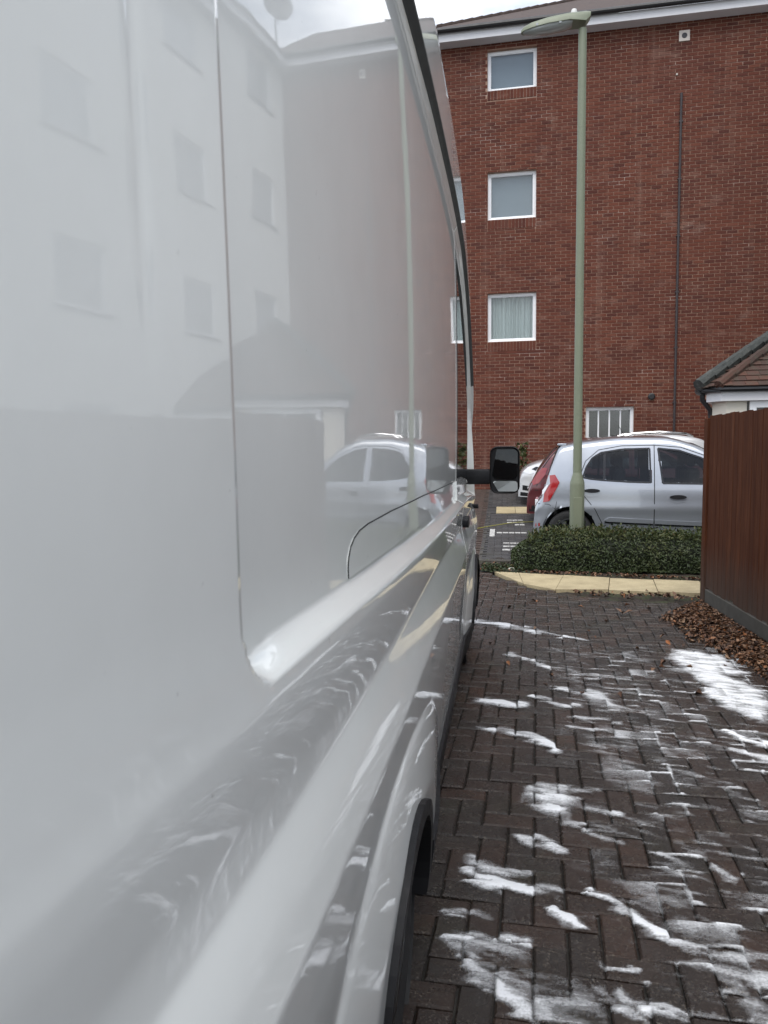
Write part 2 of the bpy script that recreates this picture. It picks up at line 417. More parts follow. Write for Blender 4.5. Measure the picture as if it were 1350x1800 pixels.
tag(link('paving_blocks', me, M_['driveway_block'], drive), kind='stuff')

# soil bed under the hedge and in front of the slabs
def sheet(name, poly, z, m, sub=0, rough=0, parent=None):
    bm = bmesh.new(); vs = [bm.verts.new((x, y, 0)) for x, y in poly]; bm.faces.new(vs)
    xs_ = [q[0] for q in poly]; ys_ = [q[1] for q in poly]
    if sub:
        for a in np.arange(min(xs_)+sub, max(xs_), sub): bmesh.ops.bisect_plane(bm, geom=bm.verts[:]+bm.edges[:]+bm.faces[:], plane_co=(a, 0, 0), plane_no=(1, 0, 0))
        for a in np.arange(min(ys_)+sub, max(ys_), sub): bmesh.ops.bisect_plane(bm, geom=bm.verts[:]+bm.edges[:]+bm.faces[:], plane_co=(0, a, 0), plane_no=(0, 1, 0))
    for q in bm.verts:
        q.co.z = (z(q.co.x, q.co.y) if callable(z) else z) + rough*mnoise.noise((q.co.x*9, q.co.y*9, 3))
    me = bpy.data.meshes.new(name); bm.normal_update(); bm.to_mesh(me); bm.free()
    for pl in me.polygons: pl.use_smooth = True
    return link(name, me, m, parent)
soil_poly = [(-.34, 9.62), (-.30, 9.2), (-.14, 8.88), (.2, 8.84), (1.17, 8.60), (2.1, 8.47), (4.6, 8.2), (4.6, 9.86), (-.1, 9.86)]
tag(sheet('soil_bed', soil_poly, lambda x, y: zg(y) + .0, M_['soil'], .07, .03), kind='structure')
tag(sheet('verge_soil', [(.50, 7.79), (1.06, 7.42), (1.9, 7.27), (4.6, 7.1), (4.6, 7.62), (1.93, 7.73), (1.06, 7.85)], -.02, M_['soil'], .05, .02), kind='structure')

# buff slabs: an edging strip in front of the hedge
path = tag(sheet('slab_path', [(-.15, 8.9), (.215, 8.1), (.53, 7.80), (1.06, 7.845), (1.93, 7.73), (4.6, 7.62), (4.6, 8.2), (2.1, 8.46), (1.17, 8.59), (.18, 8.835)], -.03, M_['joint_sand']), kind='structure')
fr_ = [(-.10, 8.86), (.215, 8.115), (.53, 7.81), (1.06, 7.852), (1.53, 7.79), (1.98, 7.735), (2.45, 7.70), (2.92, 7.68), (3.4, 7.66), (3.9, 7.64), (4.5, 7.62)]
bk_ = [(-.09, 8.88), (.18, 8.83), (.68, 8.71), (1.17, 8.585), (1.62, 8.52), (2.08, 8.455), (2.53, 8.41), (2.98, 8.37), (3.45, 8.32), (3.93, 8.26), (4.5, 8.2)]
for i in range(len(fr_)-1):
    g = .006; a, b, c_, d_ = [Vector((*q, 0)) for q in (fr_[i], fr_[i+1], bk_[i+1], bk_[i])]
    cen = (a+b+c_+d_)/4; poly = [q + (cen-q).normalized()*g for q in (a, b, c_, d_)]
    z = random.gauss(0.010, .003)
    mb = MB().prism([(q.x, q.y, z-.05) for q in poly], (0, 0, .05)); mb.build('slab', M_['buff_slab'], path)

# parking bays: grey linear block paving with white number blocks, brown lane to the left
lane = tag(sheet('parking_lane', [(-3.5, 9.7), (-.30, 9.66), (-.18, 14.5), (-.2, 17.8), (-3.5, 17.8)], lambda x, y: zg(y) - .022, M_['joint_sand'], .5), kind='structure')
bays = tag(sheet('parking_bays', [(-.30, 9.66), (5.5, 9.66), (5.5, 17.8), (-.2, 17.8), (-.18, 14.5)], lambda x, y: zg(y) - .022, M_['joint_sand'], .5), kind='structure')
white_rects = [(-.215, -.125, 11.70, 12.40), (-.105, .37, 12.0, 12.10), (.06, .345, 13.40, 13.48), (.06, .345, 13.12, 13.2), (.19, .36, 12.85, 12.95),
               (-.005, .30, 11.06, 11.14), (-.005, .30, 10.78, 10.86), (-.015, .215, 10.46, 10.58)]
def is_white(x, y): return any(a-.045 < x < b+.045 and c_-.045 < y < d_+.045 for a, b, c_, d_ in white_rects)
def lin_blocks(parent, name, x0, x1, y0, y1, m, seed, skip=None):
    rr = random.Random(seed); v = []; f = []; rn = []; j = 0
    y = y0
    whites = []
    while y < y1:
        x = x0 - (.1 if j % 2 else 0)
        while x < x1:
            cx, cy = x+.1, y+.05
            if not (skip and skip(cx, cy)):
                sl_ = math.atan((zg(cy+.1)-zg(cy-.1))/.2)
                mt = Matrix.Translation((cx, cy, zg(cy) + rr.gauss(0, .0015))) @ Matrix.Rotation(sl_ + rr.gauss(0, .006), 4, 'X') @ Matrix.Rotation(rr.gauss(0, .006), 4, 'Y')
                b = len(v); v += [tuple(mt @ Vector(p)) for p in bv]; f += [tuple(q+b for q in r_) for r_ in bf]; rn += [rr.random()]*len(bf)
            x += .2
        y += .1; j += 1
    me = mesh(name, v, f); set_rnd(me, rn)
    return tag(link(name, me, m, parent), kind='stuff')
in_buff = lambda x, y: -.14 < x < 2.6 and 14.36 < y < 15.24
lin_blocks(bays, 'grey_paving_blocks', -.22, 1.5, 9.72, 17.6, M_['grey_block'], 3, lambda x, y: x < -.27 or in_buff(x, y))
lin_blocks(lane, 'brown_paving_blocks', -1.7, -.3, 9.72, 17.6, M_['brown_block'], 4, lambda x, y: x > -.32)
for a, b, c_, d_ in white_rects:
    n = max(1, round((b-a)/.1)); 
    for i in range(n):
        xa = a + (b-a)*i/n; xb = a + (b-a)*(i+1)/n
        ny = max(1, round((d_-c_)/.12))
        for j in range(ny):
            ya = c_ + (d_-c_)*j/ny; yb = c_ + (d_-c_)*(j+1)/ny
            MB().prism([(xa+.006, ya+.004, zg(ya)-.02), (xb-.006, ya+.004, zg(ya)-.02), (xb-.006, yb-.004, zg(yb)-.02), (xa+.006, yb-.004, zg(yb)-.02)], (0, 0, .0255)).build('white_block', M_['white_block'], bays)
for i in range(7):
    xa = -.135 + i*.365
    MB().prism([(xa+.004, 14.38, zg(14.38)-.03), (xa+.361, 14.38, zg(14.38)-.03), (xa+.361, 15.22, zg(15.22)-.03), (xa+.004, 15.22, zg(15.22)-.03)], (0, 0, .036)).build('slab', M_['buff_slab'], bays)
kb = MB()
for y in np.arange(9.7, 14.3, .46): kb.box((-.315+.02*(y-9.7)/2.3, y, zg(y)-.04), (-.275+.02*(y-9.7)/2.3, y+.455, zg(y)+.006))
kb.build('bay_edging', M_['concrete'], bays)
MB().box((-.34, 9.62, -.06), (1.5, 9.70, zg(9.66)+.012), .006).build('bay_kerb', M_['concrete'], bays)

# ------------------------------------------------------------------ brick apartment block
WX0, WY0, WS = 1.0, 17.9, -.046
def wall_y(X): return WY0 + WS*(X - WX0)
wa = math.atan(WS)
BL = Vector((-2.0, wall_y(-2.0), 0))              # wall frame origin: u along wall, +n towards the camera
wu = Vector((math.cos(wa), math.sin(wa), 0)); wn_ = Vector((math.sin(wa), -math.cos(wa), 0))
def wl(X): return (X + 2.0)/wu.x                  # world X -> u
bld = empty('brick_apartment_block', BL, wa)      # local: x = u, y = -n (away from camera), z up
tag(bld, 'four-storey red brick apartment block behind the parked cars', 'building')
WL = wl(6.62); Z0, Z1 = .30, 10.50
wins = [(wl(-.39), wl(.70), 9.46, 10.33), (wl(-.38), wl(.705), 6.63, 7.68), (wl(-.375), wl(.725), 3.885, 4.98), (wl(1.85), wl(2.90), 1.30, 2.345)]
holes = wins
wall = MB()
us = sorted({0, WL} | {q for w_ in holes for q in w_[:2]}); zs = sorted({Z0, Z1} | {q for w_ in holes for q in w_[2:]})
for i in range(len(us)-1):
    for j in range(len(zs)-1):
        cu, cz = (us[i]+us[i+1])/2, (zs[j]+zs[j+1])/2
        if not any(a < cu < b and c_ < cz < d_ for a, b, c_, d_ in holes):
            wall.add([(us[i], .008, zs[j]), (us[i+1], .008, zs[j]), (us[i+1], .008, zs[j+1]), (us[i], .008, zs[j+1])], [(0, 1, 2, 3)])
wall.box((0, .30, Z0), (WL, .32, Z1)); wall.box((-.0, .01, Z0), (.02, 6, Z1))
for a, b, c_, d_ in holes:
    for q in ([(a, .008, c_), (a, .008, d_), (a, .3, d_), (a, .3, c_)], [(b, .008, d_), (b, .008, c_), (b, .3, c_), (b, .3, d_)],
              [(a, .008, d_), (b, .008, d_), (b, .3, d_), (a, .3, d_)], [(b, .008, c_), (a, .008, c_), (a, .3, c_), (b, .3, c_)]):
        wall.add(q, [(0, 1, 2, 3)])
wall = wall.build('wall', M_['mortar'], bld)
def brick_shape(x0, x1, z0, z1, out=0.0, dep=.03, c=.002):
    v = [(x0,dep,z0),(x1,dep,z0),(x1,dep,z1),(x0,dep,z1),(x0,-out+c,z0),(x1,-out+c,z0),(x1,-out+c,z1),(x0,-out+c,z1),(x0+c,-out,z0+c),(x1-c,-out,z0+c),(x1-c,-out,z1-c),(x0+c,-out,z1-c)]
    f = [(0,1,5,4),(1,2,6,5),(2,3,7,6),(3,0,4,7),(4,5,9,8),(5,6,10,9),(6,7,11,10),(7,4,8,11),(8,9,10,11)]
    return v, f
soldier = [(a, b, c_-.215, c_) for a, b, c_, d_ in holes]
brs = []
def cut(x0, x1, z0, z1):
    """clip a brick against openings"""
    segs = [(x0, x1)]
    for a, b, c_, d_ in holes + soldier:
        if z1 > c_+.012 and z0 < d_-.012:
            ns = []
            for p0, p1 in segs:
                if p1 <= a or p0 >= b: ns.append((p0, p1)); continue
                if p0 < a-.02: ns.append((p0, a-.002 if (a, b, c_, d_) in holes else a-.008))
                if p1 > b+.02: ns.append((b+.002 if (a, b, c_, d_) in holes else b+.008, p1))
            segs = ns
    return segs
row = 0; z = Z0
while z < Z1-.03:
    for a, b, c_, d_ in holes:                      # cut bricks closing the course over a window head and under a sill
        for lo, hi in ((d_+.004, z+.0685), (z+.0065, c_-.215-.004)):
            if lo >= z+.0065-1e-6 and hi <= z+.0685+1e-6 and hi-lo > .012:
                x = a - .06*(row % 2)
                while x < b:
                    p0, p1 = max(a, x)+.006, min(b, x+.225)-.006
                    if p1-p0 > .03: brs.append((p0, p1, lo, hi, random.gauss(0, .0014)))
                    x += .225
    x = -.1125 if row % 2 else 0
    while x < WL:
        for p0, p1 in cut(max(0, x)+.0062, min(WL, x+.225)-.0062, z+.0065, z+.0685):
            if p1-p0 > .03: brs.append((p0, p1, z+.0065, z+.0685, random.gauss(0, .0014)))
        x += .225
    z += .075; row += 1
for a, b, c_, d_ in soldier:
    n = round((b-a)/.075); s_ = (b-a)/n
    for i in range(n): brs.append((a+i*s_+.005, a+(i+1)*s_-.005, c_+.004, d_-.008, .004+random.gauss(0, .001)))
# the three hundred that show largest: nearest to the eye, clear of cars, porch and post
def bkey(b):
    p_ = BL + wu*((b[0]+b[1])/2); X, Y, Z_ = p_.x, p_.y, (b[2]+b[3])/2
    if b[1]-b[0] < .2: return 1e9
    if X < -.4 or X > 4.0 or Z_ < 1.95: return 1e9
    return X*X + Y*Y + (Z_-EYE)**2
brs.sort(key=bkey)
sv, sf = brick_shape(-.1063, .1063, -.031, .031)
brick_me = mesh('brick', sv, sf); brick_me.materials.append(M_['brick'])
v = []; f = []; rn = []
for i, (x0, x1, z0, z1, o_) in enumerate(brs):
    if i < 300:
        o = link('brick', brick_me, None, wall, ((x0+x1)/2, -o_, (z0+z1)/2))
    else:
        q, r_ = brick_shape(x0, x1, z0, z1, o_); b = len(v); v += q; f += [tuple(t+b for t in s_) for s_ in r_]; rn += [random.random()]*len(r_)
me = mesh('brickwork', v, f); set_rnd(me, rn); tag(link('brickwork', me, M_['brick'], wall), kind='stuff')

def window(parent, a, b, c_, d_, y=.095, style='blind', bars=0):
    fr = MB(); t = .062
    for q in (((a, y, c_), (b, y+.06, c_+t)), ((a, y, d_-t), (b, y+.06, d_)), ((a, y, c_+t), (a+t, y+.06, d_-t)), ((b-t, y, c_+t), (b, y+.06, d_-t))): fr.box(*q, .005)
    s_ = .016
    i0, i1, j0, j1 = a+t, b-t, c_+t, d_-t
    for q in (((i0, y+.012, j0), (i1, y+.05, j0+s_)), ((i0, y+.012, j1-s_), (i1, y+.05, j1)), ((i0, y+.012, j0+s_), (i0+s_, y+.05, j1-s_)), ((i1-s_, y+.012, j0+s_), (i1, y+.05, j1-s_))): fr.box(*q, .003)
    for k_ in range(bars):
        x = i0 + (i1-i0)*(k_+.93)/(bars+.86); fr.box((x-.016, y+.018, j0+s_), (x+.016, y+.045, j1-s_), .003)
    wdw = fr.build('window', M_['upvc'], parent)
    MB().box((a-.01, y-.045, c_-.004), (b+.01, y+.05, c_+.022), .004).build('sill', M_['upvc'], wdw)
    MB().box((i0, y+.028, j0), (i1, y+.032, j1)).build('pane', M_['clear_glass'], wdw)
    if style == 'blind':
        MB().box((i0-.02, y+.10, j0), (i1+.02, y+.105, j1)).build('roller_blind', M_['blind_grey'], wdw)
    elif style == 'curtain':
        c2 = MB(); n = 90; vv = []
        for i in range(n+1):
            x = i0 + (i1-i0)*i/n; ph = i*.62 + 1.2*math.sin(i*.13)
            dd = y+.13 + .028*math.sin(ph) + .012*math.sin(2.7*ph); vv += [(x, dd, j0), (x, dd, j1)]
        c2.add(vv, [(2*i, 2*i+2, 2*i+3, 2*i+1) for i in range(n)]); c2.build('curtain', M_['curtain'], wdw, True)
    else:
        bl = MB(); z_ = j0+.01
        while z_ < j1-.02: bl.box((i0, y+.085, z_), (i1, y+.095, z_+.022)); z_ += .036
        bl.build('venetian_blind', M_['blind_dark'], wdw)
        MB().box((i0-.03, y+.16, j0-.03), (i1+.03, y+.165, j1+.03)).build('dark_room', M_['room_dark'], wdw)
    return wdw
window(bld, *wins[0], style='blind'); window(bld, *wins[1], style='blind'); window(bld, *wins[2], style='curtain'); window(bld, *wins[3], style='venetian', bars=3)
# eaves
MB().box((-.3, -.30, 10.47), (WL+.3, -.275, 10.655), .003).build('fascia', M_['fascia_white'], bld)
MB().box((-.3, -.275, 10.47), (WL+.3, .02, 10.49)).build('soffit', M_['fascia_white'], bld)
g = MB(); 
g.tube([(-.34, -.36, 10.69), (WL+.3, -.36, 10.69)], .058, 10); g.build('gutter', M_['gutter_black'], bld)
rf = MB(); e = 10.70; tp = .61
rf.add([(-.12, -.40, e), (WL+.4, -.40, e), (WL+.4, 5.2, e+5.6*tp), (5.48, 5.2, e+5.6*tp), (-.12, 10.8, e)], [(0, 1, 2, 3), (0, 3, 4)])
# verge of slightly uneven tiles along the hip
for i in range(26):
    t0 = i*.215; a = Vector((-.12+t0, -.40+t0, e+t0*tp)); b = a + Vector((.25, .25, .25*tp))
    rf.tube([a+Vector((0, 0, .005)), b+Vector((0, 0, .025))], .045, 6)
rf.build('roof', M_['roof_dark'], bld)
# vents, cable
o = MB().box((wl(3.785)-.11, -.022, 10.065), (wl(3.785)+.11, .006, 10.285), .006).build('vent', M_['vent_plastic'], bld)
MB().lathe([(.0, -.028), (.055, -.028), (.055, -.0)], (0, 1, 0), (wl(3.785), 0, 10.175), 18).build('vent_hole', M_['gutter_black'], o)
MB().lathe([(0, -.05), (.05, -.05), (.075, -.04), (.075, 0)], (0, 1, 0), (wl(3.262), 0, 2.553), 20).build('flue', M_['gutter_black'], bld)
MB().tube([(wl(3.75), -.026, 9.0), (wl(3.752), -.026, 5), (wl(3.755), -.026, .4)], .026, 8).build('conduit', M_['cable_dark'], bld)
cl = MB()
for z in np.arange(1.2, 9, 1.2): cl.box((wl(3.75)-.04, -.045, z), (wl(3.75)+.04, .004, z+.03))
cl.build('conduit_clips', M_['cable_dark'], bld)
MB().box((wl(3.65)-.02, -.02, 9.38), (wl(3.65)+.02, .006, 9.42), .004).build('bracket', M_['stone_pale'], bld)

# ------------------------------------------------------------------ pale rendered wing to the right (seen mirrored in the van)
wg = empty('rendered_apartment_wing', (6.5, 17.6, 0), 0)
tag(wg, 'pale rendered apartment wing mirrored in the rear of the white van', 'building')
wv = MB()
def wing_pt(y, z, o=0): return (0.0 + (0-y)*.10 - o, y, z)           # local, y negative towards the camera
wing_w = []
for zb_ in (1.3, 3.9, 6.63, 9.3):
    for yb_ in (-1.7, -4.4, -7.6, -11.2):
        wing_w.append((yb_, yb_+1.15, zb_, zb_+1.1))
ysw = sorted({-15, .4} | {q for w_ in wing_w for q in w_[:2]}); zsw = sorted({.2, 10.5} | {q for w_ in wing_w for q in w_[2:]})
for i in range(len(ysw)-1):
    for j in range(len(zsw)-1):
        cy, cz = (ysw[i]+ysw[i+1])/2, (zsw[j]+zsw[j+1])/2
        if any(a < cy < b and c_ < cz < d_ for a, b, c_, d_ in wing_w): continue
        wv.add([wing_pt(ysw[i], zsw[j]), wing_pt(ysw[i+1], zsw[j]), wing_pt(ysw[i+1], zsw[j+1]), wing_pt(ysw[i], zsw[j+1])], [(0, 1, 2, 3)])
for a, b, c_, d_ in wing_w:
    A = [wing_pt(a, c_), wing_pt(b, c_), wing_pt(b, d_), wing_pt(a, d_)]; B = [wing_pt(a, c_, -.14), wing_pt(b, c_, -.14), wing_pt(b, d_, -.14), wing_pt(a, d_, -.14)]
    for i in range(4): wv.add([A[i], A[(i+1)%4], B[(i+1)%4], B[i]], [(0, 1, 2, 3)])
wv.add([wing_pt(-15, .2), wing_pt(-15, 10.5), (9, -15, 10.5), (9, -15, .2)], [(0, 1, 2, 3)])
wv.build('wall', M_['render_pale'], wg)
for a, b, c_, d_ in wing_w:
    fr = MB(); t = .07
    def q4(y0, y1, z0, z1, o0, o1):
        fr.add([wing_pt(y0, z0, o0), wing_pt(y1, z0, o0), wing_pt(y1, z1, o0), wing_pt(y0, z1, o0), wing_pt(y0, z0, o1), wing_pt(y1, z0, o1), wing_pt(y1, z1, o1), wing_pt(y0, z1, o1)],
               [(0,1,2,3),(7,6,5,4),(0,4,5,1),(1,5,6,2),(2,6,7,3),(3,7,4,0)])
    q4(a, b, c_, c_+t, -.06, -.12); q4(a, b, d_-t, d_, -.06, -.12); q4(a, a+t, c_+t, d_-t, -.06, -.12); q4(b-t, b, c_+t, d_-t, -.06, -.12)
    wd = fr.build('window', M_['upvc'], wg)
    fr = MB(); q4(a+t, b-t, c_+t, d_-t, -.09, -.10); fr.build('pane', M_['window_glass'], wd)
    fr = MB(); q4(a-.05, b+.05, c_-.06, c_, .03, -.05); fr.build('sill', M_['concrete'], wd)
rf = MB(); rf.add([wing_pt(-15.4, 10.68, .4), wing_pt(.4, 10.68, .4), (6.5, .4, 14), (6.5, -15.4, 14)], [(0, 1, 2, 3)]); rf.build('roof', M_['roof_dark'], wg)
rf = MB(); fr = rf; q4(-15.4, .3, 10.45, 10.65, .32, .29); rf.build('fascia', M_['fascia_white'], wg)

sdish = empty('satellite_dish', (6.2, 17.0, 10.6)); tag(sdish, 'grey satellite dish above the roof corner, mirrored at the top of the van', 'dish')
dm = MB(); dm.lathe([(0, .0), (.15, .012), (.30, .05), (.40, .10), (.405, .105), (.30, .062), (.15, .024), (0, .012)], Vector((-.55, -.78, .25)), (0, 0, 1.0), 28); dm.build('reflector', M_['dish_grey'], sdish, True)
MB().tube([(.18, .2, -.1), (.18, .2, .75), (.05, .06, 1.0)], .028, 8).build('mast', M_['dish_grey'], sdish, True)
MB().tube([(-.02, -.03, .62), (-.30, -.42, .98)], .012, 6).build('feed_arm', M_['dish_grey'], sdish)
# ------------------------------------------------------------------ porch bay with tiled hip roof
pz = zg(13.4)
po = empty('tiled_porch', (3.4, 13.0, 0)); tag(po, 'low cream rendered porch with tiled hip roof behind the fence', 'porch')
ez = 2.235
foot = [(1.5, 4.4), (.02, .36), (.16, .04), (4.2, -.18), (4.6, 4.4)]      # plan of the walls (x, y)
pm = MB(); pm.prism([(x, y, pz-.2) for x, y in foot], (0, 0, ez-.02-pz+.2)); pm.build('wall', M_['render_cream'], po)
def offs(q, d): 
    c0 = Vector((2.2, 2.4)); u_ = (Vector(q)-c0).normalized(); return (q[0]+u_.x*d*1.25, q[1]+u_.y*d*1.1)
fo = [offs(q, .13) for q in foot]
fa = MB()
for i in range(3):
    a, b = fo[i], fo[i+1]
    fa.add([(a[0], a[1], ez-.07), (b[0], b[1], ez-.07), (b[0], b[1], ez+.085), (a[0], a[1], ez+.085)], [(0, 1, 2, 3)])
fa.add([(*q, ez-.07) for q in fo] , [tuple(reversed(range(len(fo))))])
fa.build('fascia', M_['fascia_white'], po)
gt = [offs(q, .19) for q in foot]
MB().tube([(gt[i][0], gt[i][1], ez+.115) for i in (0, 1, 2, 3)], .048, 8).build('gutter', M_['gutter_black'], po)
# downpipe at the left corner: swan neck and pipe
dpx, dpy = gt[1][0]+.02, gt[1][1]+.12
MB().tube([(dpx-.01, dpy, ez+.08), (dpx-.01, dpy, ez-.03), (dpx+.13, dpy+.05, ez-.19), (dpx+.145, dpy+.06, ez-.30), (dpx+.145, dpy+.06, pz-.1)], .042, 10).build('downpipe', M_['gutter_black'], po, True)
MB().tube([(gt[1][0]-.02, gt[1][1]+.05, ez+.13), (gt[1][0]-.02, gt[1][1]+.22, ez+.13)], .075, 8).build('gutter_outlet', M_['gutter_black'], po)
# roof planes (apex line up and to the right)
ro = [offs(q, .22) for q in foot]; er = ez+.155
apx = [(2.35, 1.75, er+1.55), (2.35, 4.4, er+1.55)]
rp = MB()
E_ = [(q[0], q[1], er) for q in ro]
rp.add([E_[0], E_[1], E_[2], E_[3], E_[4], apx[0], apx[1]], [(0, 1, 5, 6), (1, 2, 5), (2, 3, 5), (3, 4, 6, 5)])
rp.build('roof', M_['roof_dark'], po)
def tile_plane(p0, p1, ap, nrow, tw, th=.014):
    """courses of plain tiles on the triangle p0-p1-ap"""
    p0, p1, ap = map(Vector, (p0, p1, ap)); nrm = (p1-p0).cross(ap-p0).normalized()
    if nrm.z < 0: nrm = -nrm
    up = (ap - p0); al = (p1-p0).normalized()
    up_h = up - al*up.dot(al); H_ = up_h.length; upn = up_h.normalized(); ht = H_/nrow
    ax = (ap-p0).dot(al); Lw = (p1-p0).length
    for i in range(nrow):
        h0 = i*ht; xl = ax*(h0+.02)/H_; xr = Lw + (ax-Lw)*(h0+.02)/H_
        x = xl - (tw/2 if i % 2 else 0)
        while x < xr:
            a, b = max(x, xl)+.002, min(x+tw, xr)-.002
            if b-a > .03:
                j = random.gauss(0, .004)
                A = p0+al*a+upn*(h0-.03)+nrm*(.032+j); B = p0+al*b+upn*(h0-.03)+nrm*(.032+j); C_ = p0+al*b+upn*min(H_, h0+ht)+nrm*.010; D_ = p0+al*a+upn*min(H_, h0+ht)+nrm*.010
                MB().prism([A, B, C_, D_], -nrm*th).build('tile', M_['roof_tile'], roof_o)
            x += tw
roof_o = [c_ for c_ in po.children if c_.name.startswith('roof')][0]
tile_plane(E_[2], E_[3], apx[0], 17, .19)
tile_plane(E_[1], E_[2], apx[0], 17, .19)
def hip(a, b, n, rad, m, name):
    a, b = Vector(a), Vector(b)
    for i in range(n):
        p_, q_ = a.lerp(b, i/n), a.lerp(b, (i+1.12)/n)
        MB().tube([p_+Vector((0, 0, .02)), q_+Vector((0, 0, .045))], [rad*1.05, rad*.92], 8).build(name, m, roof_o, True)
hip(E_[2], apx[0], 9, .075, M_['roof_tile'], 'hip_tile')
hip((E_[1][0]-.06, E_[1][1]+.0, E_[1][2]+.03), (apx[0][0], apx[0][1]+.3, apx[0][2]+.12), 11, .10, M_['lead_hip'], 'hip_flashing')
# window by the porch door
def ppt(x, z, o=0): return (x, .04 - .22*(x-.16)/4.04 - o, z)
pw = MB()
for (x0, x1, z0, z1) in ((.50, .60, pz+.6, ez-.075), (.60, 2.0, ez-.18, ez-.075), (1.25, 1.33, pz+.6, ez-.18)):
    pw.prism([ppt(x0, z0, .03), ppt(x1, z0, .03), ppt(x1, z1, .03), ppt(x0, z1, .03)], (0, .05, 0))
pwo = pw.build('window', M_['upvc'], po)
MB().prism([ppt(.60, pz+.6, .012), ppt(2, pz+.6, .012), ppt(2, ez-.18, .012), ppt(.60, ez-.18, .012)], (0, .02, 0)).build('pane', M_['glass_dark'], pwo)
MB().prism([ppt(.465, pz+.2, .012), ppt(.49, pz+.2, .012), ppt(.49, ez-.08, .012), ppt(.465, ez-.08, .012)], (0, .03, 0)).build('trim', M_['gutter_black'], po)

# ------------------------------------------------------------------ timber fence
fz = 1.725
fe = empty('timber_fence', (fence_x(7.12), 7.12, 0), math.atan2(-1, .0565) + R(0))
tag(fe, 'dark brown featheredge timber fence on a concrete gravel board', 'fence')
# local x runs along the fence towards the camera; +y is the yard side? computed below
fx = Vector((math.cos(fe.rotation_euler.z), math.sin(fe.rotation_euler.z), 0)); fy = Vector((-fx.y, fx.x, 0))
sgn = -1 if fy.x > 0 else 1           # face to the drive points to -X
def fl(x, o, z): return (x, o*sgn, z)
x = .0; i = 0
while x < 8.6:
    top = fz + random.gauss(0, .006) - .006*max(0, x-6)
    bt = .18 + random.gauss(0, .006)
    o0 = .004 + random.gauss(0, .0015)
    poly = [fl(x, o0, 0), fl(x+.118, o0+.018, 0), fl(x+.118, o0, 0), ]
    mb = MB()
    P0 = [fl(x, .003, bt), fl(x+.112, .0045+random.uniform(-.001, .002), bt), fl(x+.112, .002, bt), fl(x, -.003, bt)]
    lean = random.gauss(0, .003)
    mb.add(P0 + [(q[0]+lean, q[1], top + (random.uniform(-.004, .004))) for q in P0], [(3,2,1,0),(4,5,6,7),(0,1,5,4),(1,2,6,5),(2,3,7,6),(3,0,4,7)])
    mb.build('board', M_['fence_timber'], fe)
    x += .098; i += 1
for xr in (.45, 1.1, 1.55): 
    MB().box(fl(0, -.04, xr-.035) if sgn > 0 else fl(0, -.005, xr-.035), fl(8.6, -.005, xr+.035) if sgn > 0 else fl(8.6, -.04, xr+.035)).build('rail', M_['fence_timber'], fe)
def sb(a, b):
    return tuple(min(p_, q_) for p_, q_ in zip(a, b)), tuple(max(p_, q_) for p_, q_ in zip(a, b))
gb = MB(); x = 0
while x < 8.5:
    gb.box(*sb(fl(x+.004, -.03, -.06), fl(min(x+1.82, 8.6), .012, .17)), .006); x += 1.83
gb.build('gravel_board', M_['concrete'], fe)
for x in (-.05, 1.83, 3.66, 5.49, 7.32):
    MB().box(*sb(fl(x-.05, -.12, -.1), fl(x+.045, .022 if x < 0 else -.03, fz-.02)), .006).build('post', M_['fence_timber'], fe)
# return of the fence away from the drive at its far end
for i in range(26):
    MB().box(*sb(fl(-.125, -.10-i*.098-.094, .05+random.gauss(0, .01)), fl(-.108+.006*random.random(), -.10-i*.098, fz-.01+random.gauss(0, .006))), .002).build('board', M_['fence_timber'], fe)

# ------------------------------------------------------------------ lamp post
LX, LY = .885, 9.42
lp = empty('lamp_post', (LX, LY, 0)); tag(lp, 'sage green street lamp post standing in the hedge', 'lamp post')
lb = MB(); n = 12
lb.lathe([(.088, -.05), (.088, 1.0), (.086, 1.03), (.056, 1.13), (.053, 1.15)], (0, 0, 1), (0, 0, 0), 12); lb.build('base', M_['lamp_post_paint'], lp, True)
lb = MB(); lb.lathe([(.052, 1.1), (.049, 3.5), (.047, 6.26)], (0, 0, 1), (0, 0, 0), 20); lb.build('shaft', M_['lamp_post_paint'], lp, True)
lb = MB(); lb.box((-.05, -.091, .35), (.05, -.084, .85), .003); lb.build('door_panel', M_['lamp_post_paint'], lp)
# lantern: arm spigot, canopy, bowl, photocell
hd = MB()
secs = [(.085, .05, 6.44, 6.38), (.03, .09, 6.445, 6.31), (-.15, .115, 6.435, 6.325), (-.40, .115, 6.405, 6.305), (-.58, .09, 6.37, 6.285), (-.67, .055, 6.335, 6.275), (-.70, .02, 6.305, 6.275)]
vv = []; ff = []; nn = 12
for x, hw, zt, zb_ in secs:
    for kq in range(nn):
        a = math.pi*kq/(nn-1); vv.append((x, -hw*math.cos(a), zb_ + (zt-zb_)*math.sin(a)**.7))
for i in range(len(secs)-1):
    for kq in range(nn-1): ff.append((i*nn+kq, i*nn+kq+1, (i+1)*nn+kq+1, (i+1)*nn+kq))
    ff.append((i*nn, (i+1)*nn, (i+1)*nn+nn-1, i*nn+nn-1))
ff.append(tuple(range(nn))); hd.add(vv, ff); head = hd.build('lantern', M_['lamp_post_paint'], lp, True)
bw = MB(); vv = []; ff = []
secs = [(-.12, .085, 6.315, .012), (-.2, .10, 6.312, .045), (-.40, .102, 6.295, .055), (-.56, .08, 6.278, .042), (-.65, .05, 6.268, .02), (-.68, .02, 6.268, .006)]
for x, hw, zt, dp in secs:
    for kq in range(nn):
        a = math.pi*kq/(nn-1); vv.append((x, -hw*math.cos(a), zt + .01 - dp*math.sin(a)**.8))
for i in range(len(secs)-1):
    for kq in range(nn-1): ff.append((i*nn+kq, (i+1)*nn+kq, (i+1)*nn+kq+1, i*nn+kq+1))
